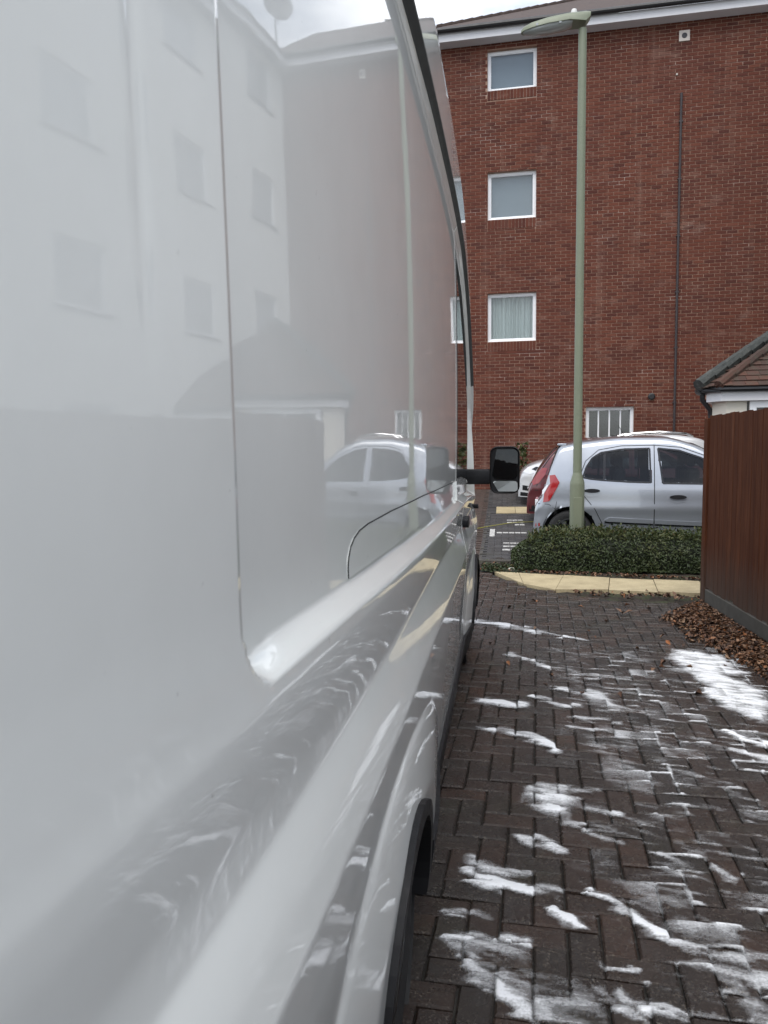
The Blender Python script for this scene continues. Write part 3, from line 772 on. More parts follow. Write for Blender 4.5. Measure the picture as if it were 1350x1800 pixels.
bw.add(vv, ff); bw.build('bowl', M_['lamp_bowl'], head, True)
MB().lathe([(.034, 6.42), (.036, 6.455), (.028, 6.482), (.0, 6.492)], (0, 0, 1), (-.10, 0, 0), 14).build('photocell', M_['photocell'], head, True)
for cx_ in (-.26, -.52): MB().box((cx_-.014, -.112 if cx_ > -.4 else -.10, 6.295), (cx_+.014, -.10 if cx_ > -.4 else -.085, 6.325), .003).build('clip', M_['lamp_bowl'], head)

# ------------------------------------------------------------------ leaf meshes
def leaf_cloud(name, pts, nrm, size, m, parent, fold=.25, rn=None, asp=.27):
    """pts (n,3), nrm (n,3): one four-point folded leaf each"""
    n = len(pts); nrm = nrm/np.linalg.norm(nrm, axis=1, keepdims=True)
    t = np.cross(nrm, rng.normal(size=(n, 3))); t /= np.linalg.norm(t, axis=1, keepdims=True)
    b = np.cross(nrm, t); s_ = size*(.6 + .8*rng.random((n, 1)))
    base = pts - t*s_*.5; tip = pts + t*s_*.5 + nrm*s_*rng.normal(0, .2, (n, 1))
    mid = pts + nrm*s_*.05
    l_ = mid + b*s_*asp + nrm*s_*fold; r_ = mid - b*s_*asp + nrm*s_*fold
    V = np.stack([base, l_, tip, r_, ], 1).reshape(-1, 3)
    F = np.arange(n)[:, None]*4; F = np.concatenate([F + [0, 2, 1], F + [0, 3, 2]], 1).reshape(-1, 3)
    me = bpy.data.meshes.new(name); me.vertices.add(len(V)); me.vertices.foreach_set('co', V.astype(np.float32).ravel())
    me.loops.add(F.size); me.loops.foreach_set('vertex_index', F.astype(np.int32).ravel())
    me.polygons.add(len(F)); me.polygons.foreach_set('loop_start', np.arange(0, F.size, 3, dtype=np.int32)); me.polygons.foreach_set('loop_total', np.full(len(F), 3, dtype=np.int32))
    me.update(calc_edges=True); me.validate()
    set_rnd(me, np.repeat(rng.random(n) if rn is None else rn, 2))
    return link(name, me, m, parent)

# hedge: clipped, rounded left end, thin shoots on top
hg = empty('clipped_hedge', (1.8, 9.3, 0)); tag(hg, 'low clipped dark green hedge around the lamp post base', 'hedge')
def hedge_top(x):
    return .415 + .055*np.exp(-((x-.95)/.35)**2) + .015*np.sin(x*5.1) - .26*np.clip((.62-x)/.55, 0, 1)**2
HN = 26000
x = rng.uniform(.10, 4.2, HN); tt = rng.random(HN)
px_, py_, pz_, nx_, ny_, nz_ = [np.zeros(HN) for _ in range(6)]
for i in range(HN):
    X = x[i]; T = float(hedge_top(X)); e_ = min(1, max(0.05, (X-.06)/.45))**.5
    cy = 9.36; hw = .44*e_
    a = rng.uniform(-.25, math.pi+.1)        # superellipse section
    ca, sa = math.cos(a), math.sin(a)
    q = (abs(ca)**3.2 + abs(max(sa, -.2))**3.2)**(-1/3.2)
    dep = 1 - abs(rng.normal(0, .07))
    lump = 1 + .09*mnoise.noise((X*4.2, a*1.4, 1)) + .06*mnoise.noise((X*11, a*4, 5))
    yy = -ca*q*hw*dep*lump; zz = max(.02, T*.5 + sa*q*T*.5*dep*lump) if sa > -.2 else .03
    zz = (sa*q*T*dep*lump) if sa > 0 else T*.1*rng.random()
    px_[i] = X; py_[i] = cy + yy; pz_[i] = max(.03, zz)
    nx_[i] = -.5*(1-e_); ny_[i] = -ca; nz_[i] = sa + .3
pts = np.stack([px_-1.8, py_-9.3, pz_], 1); nr = np.stack([nx_, ny_, nz_], 1) + rng.normal(0, .55, (HN, 3))
clump = np.array([mnoise.noise((a*5.5, b*5.5, c_*5.5)) for a, b, c_ in zip(px_, py_, pz_)])
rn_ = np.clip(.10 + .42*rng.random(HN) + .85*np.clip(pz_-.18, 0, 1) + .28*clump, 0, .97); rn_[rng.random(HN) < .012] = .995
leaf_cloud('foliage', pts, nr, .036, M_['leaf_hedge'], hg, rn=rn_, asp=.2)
# shoots
SN = 3200; sx = rng.uniform(.3, 4.2, SN); sy = rng.uniform(9.02, 9.7, SN)
pts = np.stack([sx-1.8, sy-9.3, hedge_top(sx)*.97 + np.abs(rng.normal(0, .035, SN))], 1)
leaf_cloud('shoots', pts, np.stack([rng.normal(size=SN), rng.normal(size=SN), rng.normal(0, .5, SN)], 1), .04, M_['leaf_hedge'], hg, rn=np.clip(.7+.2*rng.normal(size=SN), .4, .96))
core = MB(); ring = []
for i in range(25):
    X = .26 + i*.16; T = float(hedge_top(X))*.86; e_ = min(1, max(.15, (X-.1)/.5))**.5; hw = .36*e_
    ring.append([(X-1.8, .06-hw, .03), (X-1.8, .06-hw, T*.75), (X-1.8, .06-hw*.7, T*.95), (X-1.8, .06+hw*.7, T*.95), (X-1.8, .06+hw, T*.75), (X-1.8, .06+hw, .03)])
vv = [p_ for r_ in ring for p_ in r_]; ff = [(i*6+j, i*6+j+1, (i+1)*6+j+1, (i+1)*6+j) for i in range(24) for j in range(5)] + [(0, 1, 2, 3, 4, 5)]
core.add(vv, ff); core.build('inner_core', M_['hedge_core'], hg)  # solid core, near-black colour stands in for shade inside the hedge

# leaf litter along the fence foot
LN = 9000
pl = []; 
while len(pl) < LN:
    Y = rng.uniform(3.2, 7.15); fxm = fence_x(Y) - .03
    wid = np.interp(Y, [3.2, 4.4, 5.3, 6.2, 6.75, 7.15], [.08, .16, .30, .42, .42, .10]) * (1 + .25*mnoise.noise((Y*3, 2, 0)))
    d_ = abs(rng.normal(0, .5))*wid
    if d_ > wid*1.15: continue
    hh = .045*max(0, 1-d_/max(.05, wid))**.8 * np.interp(Y, [3.2, 4.5, 7.15], [.3, 1, 1])
    pl.append((fxm-d_, Y, .008 + hh*rng.random()**.35))
pl = np.array(pl)
tag(leaf_cloud('fallen_leaves', pl, np.stack([rng.normal(0, .6, LN), rng.normal(0, .6, LN), np.ones(LN)], 1), .040, M_['leaf_litter'], None, .3),
    'drift of brown fallen leaves along the foot of the fence', None, None, 'stuff')
# scattered leaves: on verge, under hedge, on the drive
sc = []
for _ in range(420): X = rng.uniform(.2, 4.0); sc.append((X, 8.84 - .17*X + rng.normal(.06, .05), .022))
for _ in range(130): X = rng.uniform(.7, 2.0); sc.append((X, np.interp(X, [.5, 1.06, 1.93], [7.79, 7.62, 7.5]) + rng.normal(0, .07), .012))
for _ in range(90): sc.append((rng.uniform(-.3, .25), rng.uniform(8.9, 9.5), .02))
for _ in range(46): sc.append((rng.uniform(-.1, 1.7), rng.uniform(4.5, 7.7), .008))
sc = np.array(sc); n = len(sc)
tag(leaf_cloud('scattered_leaves', sc, np.stack([rng.normal(0, .4, n), rng.normal(0, .4, n), np.ones(n)], 1), .045, M_['leaf_litter'], None, .3), 'dead leaves scattered on the soil and the slabs', None, None, 'stuff')
# one curled leaf on the drive
lf = MB(); lc = Vector((1.03, 6.72, .012))
for a in range(3):
    t0 = Vector((math.cos(a*2.2), math.sin(a*2.2), .25)); u0 = Vector((-t0.y, t0.x, .1)); 
    lf.add([lc, lc+t0*.05+u0*.022+Vector((0, 0, .02)), lc+t0*.085+Vector((0, 0, .012)), lc+t0*.05-u0*.022+Vector((0, 0, .02))], [(0, 1, 2, 3)])
tag(lf.build('curled_leaf', M_['leaf_litter']), 'single curled brown leaf lying on the drive', 'leaf')
# moss and weeds between slabs and hedge end
wn2 = 900; X = rng.uniform(-.25, .25, wn2); Y = 9.1 + rng.normal(0, .14, wn2)
tag(leaf_cloud('ground_cover', np.stack([X, Y, .01+np.abs(rng.normal(0, .02, wn2))], 1), np.stack([rng.normal(size=wn2), rng.normal(size=wn2), np.ones(wn2)], 1), .03, M_['leaf_hedge'], None, rn=np.clip(.75+.15*rng.normal(size=wn2), .3, .95)), 'low green weeds on the soil at the hedge end', None, None, 'stuff')
st = MB(); bm = bmesh.new(); bmesh.ops.create_icosphere(bm, subdivisions=2, radius=.045)
for q in bm.verts: q.co = q.co*(1+.3*mnoise.noise(q.co*30)); q.co.z *= .6
me = bpy.data.meshes.new('stone'); bm.to_mesh(me); bm.free()
tag(link('stone', me, M_['stone_pale'], None, (.1, 8.98, .02)), 'small pale stone on the soil at the hedge end', 'stone')
# weed at the foot of the brick wall
wd = empty('wall_weed', (.42, 17.2, zg(17.2))); tag(wd, 'small weed growing against the brick wall', 'plant')
wnn = 160; hh = rng.random(wnn)
leaf_cloud('leaves', np.stack([rng.normal(0, .10, wnn)*(1.2-hh*.5), rng.normal(0, .06, wnn), .15+hh*.95], 1), rng.normal(size=(wnn, 3)), .10, M_['leaf_hedge'], wd, rn=np.clip(.6+.2*rng.normal(size=wnn), 0, .95))
MB().tube([(0, 0, 0), (.02, 0, .5), (.0, .02, 1.05)], [.012, .009, .004], 6).build('stem', M_['twig'], wd)
# yellow cord on the bay
hp = [(-.6, 12.15), (-.346, 12.48), (-.1, 12.78), (.10, 13.0), (.3, 13.12), (.6, 13.2)]
tag(MB().tube([(a, b, zg(b)+.016) for a, b in hp], .006, 6).build('yellow_cord', M_['hose_yellow']), 'thin yellow cord lying across the marked bay', 'cord')

# ------------------------------------------------------------------ soap foam on the drive
def seg_d(PX, PY, pts, wid):
    best = np.full(PX.shape, 9.)
    for i in range(len(pts)-1):
        ax, ay = pts[i]; bx, by = pts[i+1]; dx, dy = bx-ax, by-ay; L2 = dx*dx+dy*dy+1e-9
        t = np.clip(((PX-ax)*dx+(PY-ay)*dy)/L2, 0, 1); ww = wid[i]*(1-t)+wid[i+1]*t
        best = np.minimum(best, np.hypot(PX-ax-t*dx, PY-ay-t*dy)/ww)
    return best
# strokes: list of (points on the ground, half widths, strength); patches: polygon, strength
FOAM_STROKES = []
FOAM_PATCHES = []
FOAM_STROKES += [
  ([(-0.275, 6.336), (-0.018, 6.242), (0.208, 6.071), (0.358, 5.958), (0.623, 5.795)], [0.0816, 0.0702, 0.0587, 0.0329, 0.023], 0.85),
  ([(0.053, 5.343), (0.157, 5.224)], [0.035, 0.0336], 0.60),
  ([(0.222, 5.19), (0.347, 5.003), (0.462, 4.941)], [0.0398, 0.0376, 0.0245], 0.75),
  ([(0.462, 4.867), (0.636, 4.901), (0.828, 4.877)], [0.0243, 0.0364, 0.0238], 0.45),
  ([(0.349, 4.588), (0.538, 4.516), (0.584, 4.341), (0.725, 4.246)], [0.0334, 0.0643, 0.0456, 0.0245], 0.62),
  ([(0.154, 4.404), (0.403, 4.289)], [0.0209, 0.0251], 0.75),
  ([(-0.083, 4.323), (0.006, 4.295), (0.101, 4.25)], [0.0416, 0.0405, 0.0347], 0.95),
  ([(-0.074, 3.876), (0.02, 3.856), (0.095, 3.827), (0.201, 3.727), (0.273, 3.609)], [0.0307, 0.0347, 0.0298, 0.0288, 0.0196], 0.90),
  ([(0.33, 3.789), (0.485, 3.7)], [0.017, 0.0242], 0.40),
  ([(0.275, 2.91), (0.385, 2.898), (0.472, 2.889)], [0.0173, 0.0139, 0.0085], 0.70),
  ([(0.3, 3.095), (0.383, 3.066), (0.471, 2.983)], [0.0157, 0.0247, 0.0177], 0.50),
  ([(0.327, 3.187), (0.419, 3.173)], [0.0197, 0.0164], 0.35),
  ([(0.092, 2.772), (0.152, 2.751), (0.244, 2.704)], [0.0241, 0.0263, 0.0128], 1.00),
  ([(-0.109, 2.506), (-0.01, 2.468), (0.074, 2.434), (0.166, 2.424)], [0.0165, 0.0252, 0.0246, 0.0177], 0.98),
  ([(0.164, 2.371), (0.219, 2.339), (0.262, 2.271)], [0.0126, 0.023, 0.014], 0.95),
  ([(-0.177, 2.298), (-0.101, 2.288), (-0.033, 2.271)], [0.0105, 0.0147, 0.0162], 0.62),
  ([(-0.103, 2.079), (-0.029, 2.0), (0.028, 1.94), (0.06, 1.913), (0.089, 1.855)], [0.0182, 0.0273, 0.0291, 0.0285, 0.021], 0.90),
  ([(0.281, 2.447), (0.356, 2.416), (0.41, 2.323), (0.465, 2.267), (0.54, 2.23), (0.637, 2.236)], [0.0134, 0.0175, 0.0224, 0.0177, 0.0133, 0.0079], 0.98),
  ([(0.362, 2.852), (0.421, 2.809)], [0.0196, 0.0162], 0.80),
  ([(0.566, 2.741), (0.611, 2.687), (0.658, 2.625)], [0.0129, 0.0178, 0.017], 0.75),
  ([(0.636, 2.775), (0.687, 2.751)], [0.0131, 0.0181], 0.55),
  ([(0.721, 2.713), (0.739, 2.654), (0.769, 2.619)], [0.0128, 0.0198, 0.0168], 0.80),
  ([(0.548, 2.21), (0.628, 2.201), (0.731, 2.187)], [0.0076, 0.0112, 0.0227], 0.85),
  ([(0.545, 2.177), (0.6, 2.141), (0.671, 2.121), (0.726, 2.099)], [0.0093, 0.0179, 0.027, 0.0283], 0.72),
  ([(0.592, 2.085), (0.638, 2.071), (0.64, 2.013), (0.659, 1.943)], [0.0104, 0.0209, 0.0249, 0.0287], 0.72),
  ([(0.337, 1.997), (0.359, 1.956), (0.407, 1.963), (0.53, 1.944)], [0.015, 0.0193, 0.0146, 0.0095], 0.88),
  ([(0.27, 2.087), (0.311, 2.069), (0.401, 2.059)], [0.014, 0.0123, 0.0069], 0.75),
  ([(0.256, 2.032), (0.298, 1.972), (0.351, 1.904)], [0.0084, 0.0132, 0.0141], 0.60),
  ([(-0.157, 2.183), (-0.054, 2.182), (0.06, 2.161)], [0.0119, 0.0154, 0.013], 0.85),
  ([(1.126, 3.963), (1.199, 3.897), (1.288, 3.836)], [0.0177, 0.0255, 0.0296], 0.90),
  ([(1.118, 3.736), (1.233, 3.664)], [0.0198, 0.0352], 0.85),
  ([(0.376, 3.992), (0.514, 3.929), (0.64, 3.83)], [0.0178, 0.0175, 0.0127], 0.50),
  ([(0.356, 4.1), (0.619, 4.066)], [0.0187, 0.0183], 0.60),
  ([(0.612, 4.335), (0.76, 4.206)], [0.0254, 0.0192], 0.55),
  ([(0.663, 2.835), (0.759, 2.82)], [0.0107, 0.0137], 0.45),
  ([(0.867, 2.783), (0.918, 2.734)], [0.0106, 0.013], 0.55),
  ([(1.523, 5.241), (1.528, 5.062)], [0.0329, 0.0314], 0.50),
  ([(-0.083, 2.065), (-0.018, 2.05)], [0.0109, 0.0104], 0.35),
]
FOAM_PATCHES += [
  ([(0.145, 3.233), (0.29, 3.242), (0.293, 3.089), (0.265, 2.895), (0.219, 2.916), (0.15, 2.99), (0.11, 3.074)], 0.88),
  ([(-0.107, 2.605), (-0.016, 2.599), (0.068, 2.552), (-0.022, 2.522), (-0.1, 2.539)], 0.80),
  ([(-0.169, 2.192), (0.062, 2.169), (0.07, 2.082), (-0.034, 2.094), (-0.123, 2.101)], 0.52),
  ([(-0.002, 2.04), (0.184, 2.021), (0.256, 1.987), (0.242, 1.873), (0.092, 1.851), (0.073, 1.929)], 0.50),
  ([(1.2, 5.604), (1.5, 5.505), (1.559, 5.341), (1.549, 5.065), (1.392, 4.972), (1.487, 4.878), (1.547, 4.634), (1.387, 4.141), (1.257, 4.279), (1.192, 4.448), (1.235, 4.689), (1.191, 5.02), (1.109, 5.384)], 0.86),
]
FX0, FX1, FY0, FY1, FD = -.30, 1.95, 1.72, 6.75, .0085
gx = np.arange(FX0, FX1, FD); gy = np.arange(FY0, FY1, FD); PX, PY = np.meshgrid(gx, gy)
D = np.zeros_like(PX)
def nfield(sx, sy, sc, seed, oct_=4):
    out = np.empty(PX.size, np.float32); fx_ = (PX*sx*sc).ravel(); fy_ = (PY*sy*sc).ravel()
    for i_ in range(PX.size): out[i_] = mnoise.fractal((fx_[i_], fy_[i_], seed), .9, 2.1, oct_)
    return out.reshape(PX.shape)
wob = nfield(1, 1, 4.5, 1.3); wob2 = nfield(1, 1, 6.0, 7.7)
ca_, sa_ = math.cos(R(17)), math.sin(R(17))
_px, _py = PX, PY
PX, PY = _px*ca_ - _py*sa_, _px*sa_ + _py*ca_
stk = nfield(1, 4.2, 7.0, 3.1, 5)                 # streaks along the run-off
PX, PY = _px, _py
U, Q = to_grid(PX, PY); U /= HA; Q /= HA
iu = np.floor(U).astype(int); iq = np.floor(Q).astype(int); fu = U-iu; fq = Q-iq
ph = (iu - iq) % 4                      # 0,1: halves of a block lying across; 2,3: halves of one lying along
bi = np.where(ph == 1, iu-1, iu); bj = np.where(ph == 2, iq-1, iq)
hsh = lambda a_, b_: np.modf(np.abs(np.sin(bi*a_ + bj*b_)*43758.5))[0]
h1, h2, h3 = hsh(12.99, 78.23), hsh(39.35, 11.13), hsh(73.16, 52.24)
WXp, WYp = PX + .022*wob + .012*stk + .052*(h1-.5), PY + .030*wob2 + .014*stk + .060*(h2-.5)
for pts_, wid_, s_ in FOAM_STROKES:
    q = seg_d(WXp, WYp, pts_, [w_*1.15 for w_ in wid_])
    D = np.maximum(D, s_*np.clip(1.22*np.exp(-(q*.92)**2), 0, 1.02)*(.52 + .72*h3))
D += np.where(D > .12, .42*stk*np.clip(1.25-D, .15, 1), 0)
def inside(px, py, poly):
    c_ = np.zeros(px.shape, bool); n = len(poly)
    for i in range(n):
        x0, y0 = poly[i]; x1, y1 = poly[(i+1) % n]
        m_ = ((y0 > py) != (y1 > py)) & (px < (x1-x0)*(py-y0)/(y1-y0+1e-12)+x0); c_ ^= m_
    return c_
for poly, s_ in FOAM_PATCHES:
    q = seg_d(WXp, WYp, poly + [poly[0]], [.05]*(len(poly)+1)); ins = inside(WXp, WYp, poly)
    D = np.maximum(D, np.where(ins, s_*(.62 + .38*np.clip(q, 0, 1)) + .40*stk + .10*wob, s_*np.clip(.62-q, 0, 1)))
# joints of the herringbone: foam sits in them on the right of the drive
e_l = np.where(ph == 1, 9, fu); e_r = np.where(ph == 0, 9, 1-fu); e_b = np.where(ph == 3, fq, np.where(ph == 2, 9, fq)); e_t = np.where(ph == 3, 9, 1-fq)
# a block standing along covers cell (2,-1) [ph 3] and (2,0) [ph 2]
jd = np.minimum(np.minimum(e_l, e_r), np.minimum(e_b, e_t))*HA
reg = np.clip((PX - (.30 + .02*(PY-3)))/.35, 0, 1)*np.clip((5.9-PY)/.8, 0, 1)
pick = np.clip(.15 + 1.3*wob + .9*wob2 + .5*stk, 0, 1)
ja = np.minimum(e_b, e_t)*HA
D = np.maximum(D, reg*pick*np.clip(1.5 - jd/.006, 0, .55)); D = np.maximum(D, reg*np.clip(pick*1.5 + .25*stk, 0, 1)*np.clip(1.5 - ja/.008, 0, .78))
along = (ph >= 2)
lv = np.where(along, (Q-bj)/2, Q-bj); lu = np.where(along, U-bi, (U-bi)/2)      # 0..1 over the block, away from and across the eye
hg_ = np.modf(h1*7.3 + h2*3.7)[0]
grad = np.where(hg_ > .45, .55 + .9*lv, np.where(hg_ > .2, 1.35 - .8*lu, .75 + .5*lu))
D = D*np.clip(1 + (grad-1)*np.clip(1.35-D, .25, 1), .3, 1.5)
film = np.where(h3 > .72, (.30 + .25*h1)*np.clip(grad, .2, 1.4), 0)*np.clip((PX-.15)/.4, 0, 1)*np.clip((6.0-PY)/.6, 0, 1)*np.clip(.5 + 1.2*wob, 0, 1)
D = np.maximum(D, film)
haze_ = np.clip(.12 + .30*wob + .55*stk + .18*(h3-.5), 0, .58)*np.clip((PX-.10)/.35, 0, 1)*np.clip((6.2-PY)/.6, 0, 1)*np.clip((PY-1.6)/.8, .4, 1)
D = np.maximum(D, haze_*.8)
dark = np.clip(1 - jd/.005, 0, 1)*np.clip(1 - reg*1.4, 0, 1)
D = D*(1 - .75*dark*(D < 1.0))
Z = .0035 + (.011 + .004*wob)*np.clip(D-.3, 0, 1) - .006*np.clip(1 - jd/.005, 0, 1)*(D < .75)
ny, nx = PX.shape
idx = np.arange(nx*ny).reshape(ny, nx)
Dq = np.maximum(np.maximum(D[:-1, :-1], D[1:, :-1]), np.maximum(D[:-1, 1:], D[1:, 1:]))
fen = PX[:-1, :-1] < (1.812 + (7.12 - PY[:-1, :-1])*.0565) - .05
keep = (Dq > .10) & fen
quads = np.stack([idx[:-1, :-1], idx[:-1, 1:], idx[1:, 1:], idx[1:, :-1]], -1)[keep]
used = np.unique(quads); remap = np.full(nx*ny, -1); remap[used] = np.arange(len(used)); quads = remap[quads]
V = np.stack([PX.ravel()[used], PY.ravel()[used], Z.ravel()[used]], 1)
me = bpy.data.meshes.new('soap_foam'); me.vertices.add(len(V)); me.vertices.foreach_set('co', V.astype(np.float32).ravel())
me.loops.add(quads.size); me.loops.foreach_set('vertex_index', quads.astype(np.int32).ravel())
me.polygons.add(len(quads)); me.polygons.foreach_set('loop_start', np.arange(0, quads.size, 4, dtype=np.int32)); me.polygons.foreach_set('loop_total', np.full(len(quads), 4, dtype=np.int32))
me.polygons.foreach_set('use_smooth', np.ones(len(quads), bool)); me.update(calc_edges=True)
a_ = me.attributes.new('dens', 'FLOAT', 'POINT'); a_.data.foreach_set('value', D.ravel()[used].astype(np.float32))
tag(link('soap_foam', me, M_['foam']), 'white soap foam streaked over the wet block paving', None, None, 'stuff')

# ------------------------------------------------------------------ surface patches (glazing, lamps, seams on curved bodies)
def patch(poly, fn, step=.06, off=.004, skirt=.006):
    """poly: 2D outline; fn(u, v, off) -> 3D point. Returns verts, faces of a conforming sheet with a turned-in edge"""
    bm = bmesh.new(); vs = [bm.verts.new((a, b, 0)) for a, b in poly]; bm.faces.new(vs)
    us_ = [q[0] for q in poly]; vs_ = [q[1] for q in poly]
    for a in np.arange(min(us_)+step, max(us_), step): bmesh.ops.bisect_plane(bm, geom=bm.verts[:]+bm.edges[:]+bm.faces[:], plane_co=(a, 0, 0), plane_no=(1, 0, 0))
    for a in np.arange(min(vs_)+step, max(vs_), step): bmesh.ops.bisect_plane(bm, geom=bm.verts[:]+bm.edges[:]+bm.faces[:], plane_co=(0, a, 0), plane_no=(0, 1, 0))
    bm.verts.index_update()
    v = [tuple(fn(q.co.x, q.co.y, off)) for q in bm.verts]; f = [[q.index for q in fc.verts] for fc in bm.faces]
    n0 = len(v); mp_ = {}
    for e in bm.edges:
        if e.is_boundary:
            for q in e.verts:
                if q.index not in mp_: mp_[q.index] = len(v); v.append(tuple(fn(q.co.x, q.co.y, off-skirt)))
            a, b = [q.index for q in e.verts]; f.append([a, b, mp_[b], mp_[a]])
    bm.free(); return v, f
def patch_obj(name, polys, fn, m, parent, step=.06, off=.004, skirt=.006, smooth=True):
    mb = MB()
    for pl in polys: mb.add(*patch(pl, fn, step, off, skirt))
    return mb.build(name, m, parent, smooth)
def strip(pts, wd):
    """thin polyline as quads in 2D"""
    out = []
    for i in range(len(pts)-1):
        a, b = Vector(pts[i]), Vector(pts[i+1]); d_ = (b-a).normalized(); n_ = Vector((-d_.y, d_.x))*wd/2; out.append([tuple(a-n_), tuple(b-n_), tuple(b+n_), tuple(a+n_)])
    return out
def rrect(x0, x1, z0, z1, r, n=5):
    out = []
    for cx_, cz_, a0 in ((x1-r, z1-r, 0), (x0+r, z1-r, 90), (x0+r, z0+r, 180), (x1-r, z0+r, 270)):
        for i in range(n+1): a = R(a0 + 90*i/n); out.append((cx_+r*math.cos(a), cz_+r*math.sin(a)))
    return out
def smooth_interp(xs, ys):
    xs = np.array(xs, float); ys = np.array(ys, float); h = np.diff(xs); d = np.diff(ys)/h
    m = np.zeros(len(xs)); m[1:-1] = np.where(d[:-1]*d[1:] > 0, 2*d[:-1]*d[1:]/(d[:-1]+d[1:]+1e-12), 0); m[0] = d[0]; m[-1] = d[-1]
    def f(x):
        x = min(max(x, xs[0]), xs[-1]); i = min(len(xs)-2, max(0, int(np.searchsorted(xs, x)-1))); t = (x-xs[i])/h[i]
        return ((1+2*t)*(1-t)**2*ys[i] + t*(1-t)**2*h[i]*m[i] + t*t*(3-2*t)*ys[i+1] + t*t*(t-1)*h[i]*m[i+1])
    return f
def wheel(parent, c_, r, wd, axis=(0, 1, 0), spokes=7, rim_m='alloy'):
    """c_: outer face centre; axis points outwards"""
    t = MB(); t.lathe([(r*.62, -.02), (r*.66, .0), (r*.80, .012), (r*.93, .004), (r*.99, -.02), (r, -.05), (r, -wd+.05), (r*.93, -wd), (r*.6, -wd)], axis, c_, 40)
    ty = t.build('tyre', M_['rubber'], parent, True)
    t = MB(); t.lathe([(r*.64, -.004), (r*.62, -.02), (r*.60, -.05), (r*.22, -.055), (r*.0, -.055)], axis, c_, 40)
    ri = t.build('rim', M_['gloss_black'] if rim_m != 'steel' else M_['alloy'], ty, True)
    ax = Vector(axis); u = ax.orthogonal().normalized(); q = ax.cross(u); t = MB()
    for k_ in range(spokes):
        a = 2*math.pi*k_/spokes; d_ = u*math.cos(a)+q*math.sin(a); s_ = ax.cross(d_)
        t.prism([Vector(c_)+d_*r*.08-s_*.035-ax*.05, Vector(c_)+d_*r*.60-s_*.022-ax*.035, Vector(c_)+d_*r*.60+s_*.022-ax*.035, Vector(c_)+d_*r*.08+s_*.035-ax*.05], ax*.028)
    t.lathe([(r*.64, -.006), (r*.66, .002), (r*.62, .0), (r*.58, -.02)], axis, c_, 40); t.lathe([(.0, -.01), (r*.13, -.012), (r*.14, -.04)], axis, c_, 20)
    t.build('wheel_trim', M_['gloss_black'] if rim_m == 'black' else M_['alloy'], ty, True)

# ------------------------------------------------------------------ parked hatchbacks
def car(name, loc, rz, Lc, Wc, top, belt, bottom, arches, paint, plan=None, tum=.17):
    """local axes: x = s from the rear (0) to the nose (Lc); -y is the side towards the drive; z up"""
    root = empty(name, loc, rz)
    zt = smooth_interp(*zip(*top)); bl = smooth_interp(*zip(*belt)); ht = Wc/2
    pf = smooth_interp(*zip(*(plan or [(0, .80), (.06, .88), (.25, .955), (.7, .995), (Lc*.5, 1), (Lc-.7, .975), (Lc-.25, .90), (Lc-.05, .74), (Lc, .62)])))
    roof_h = max(q[1] for q in top)
    def half(s, h):
        b = min(bl(s), zt(s)-.02); wv = ht*pf(s)
        if h <= b:
            t = (b-h)/max(.05, b-bottom); wv *= 1 - .035*max(0, t-.55)**1.5/.3 - .03*max(0, .28-t)**2/.08
            wv += .012*math.exp(-((h-.62)/.07)**2)
        else:
            t = (h-b)/max(.05, roof_h-b); wv *= (1-.03) - tum*t - .05*t*t
        return wv
    ns = 110; st_ = [Lc*(.5-.5*math.cos(math.pi*i/ns))*.35 + Lc*i/ns*.65 for i in range(ns+1)]
    nr_ = 46; nc = 7
    v = []; f = []
    ncol = nr_ + nc
    for s in st_:
        T = zt(s); re = min(.11, max(.01, (T-bottom)*.25)); top_edge = T-re
        for j in range(nr_):
            h = bottom + (top_edge-bottom)*j/(nr_-1); v.append((s, -half(s, h), h))
        we = half(s, top_edge)
        for j in range(1, nc+1):
            a = j/nc
            if a < .6: th_ = a/.6*math.pi/2; y_ = we - re*1.3*(1-math.cos(th_)); z_ = top_edge + (re-.025)*math.sin(th_)
            else: q = (a-.6)/.4; y_ = (we-re*1.3)*(1-q); z_ = T-.025 + .025*math.sin(q*math.pi/2)
            v.append((s, -max(0, y_), z_))
    for i in range(ns):
        for j in range(ncol-1): f.append((i*ncol+j, (i+1)*ncol+j, (i+1)*ncol+j+1, i*ncol+j+1))
    # wheel arches
    arr = [list(p_) for p_ in v]; dead = set()
    for cx_, cz_, r_ in arches:
        for i, p_ in enumerate(arr):
            d_ = math.hypot(p_[0]-cx_, p_[2]-cz_)
            if i % ncol < nr_ and p_[2] < cz_+r_+.1:
                if d_ < r_-.02: dead.add(i)
                elif d_ < r_+.016 : k_ = r_/d_; p_[0] = cx_+(p_[0]-cx_)*k_; p_[2] = cz_+(p_[2]-cz_)*k_
    f = [q for q in f if not any(i in dead for i in q)]
    # openings for glazing
    return root, arr, f, half, zt, ncol, dead
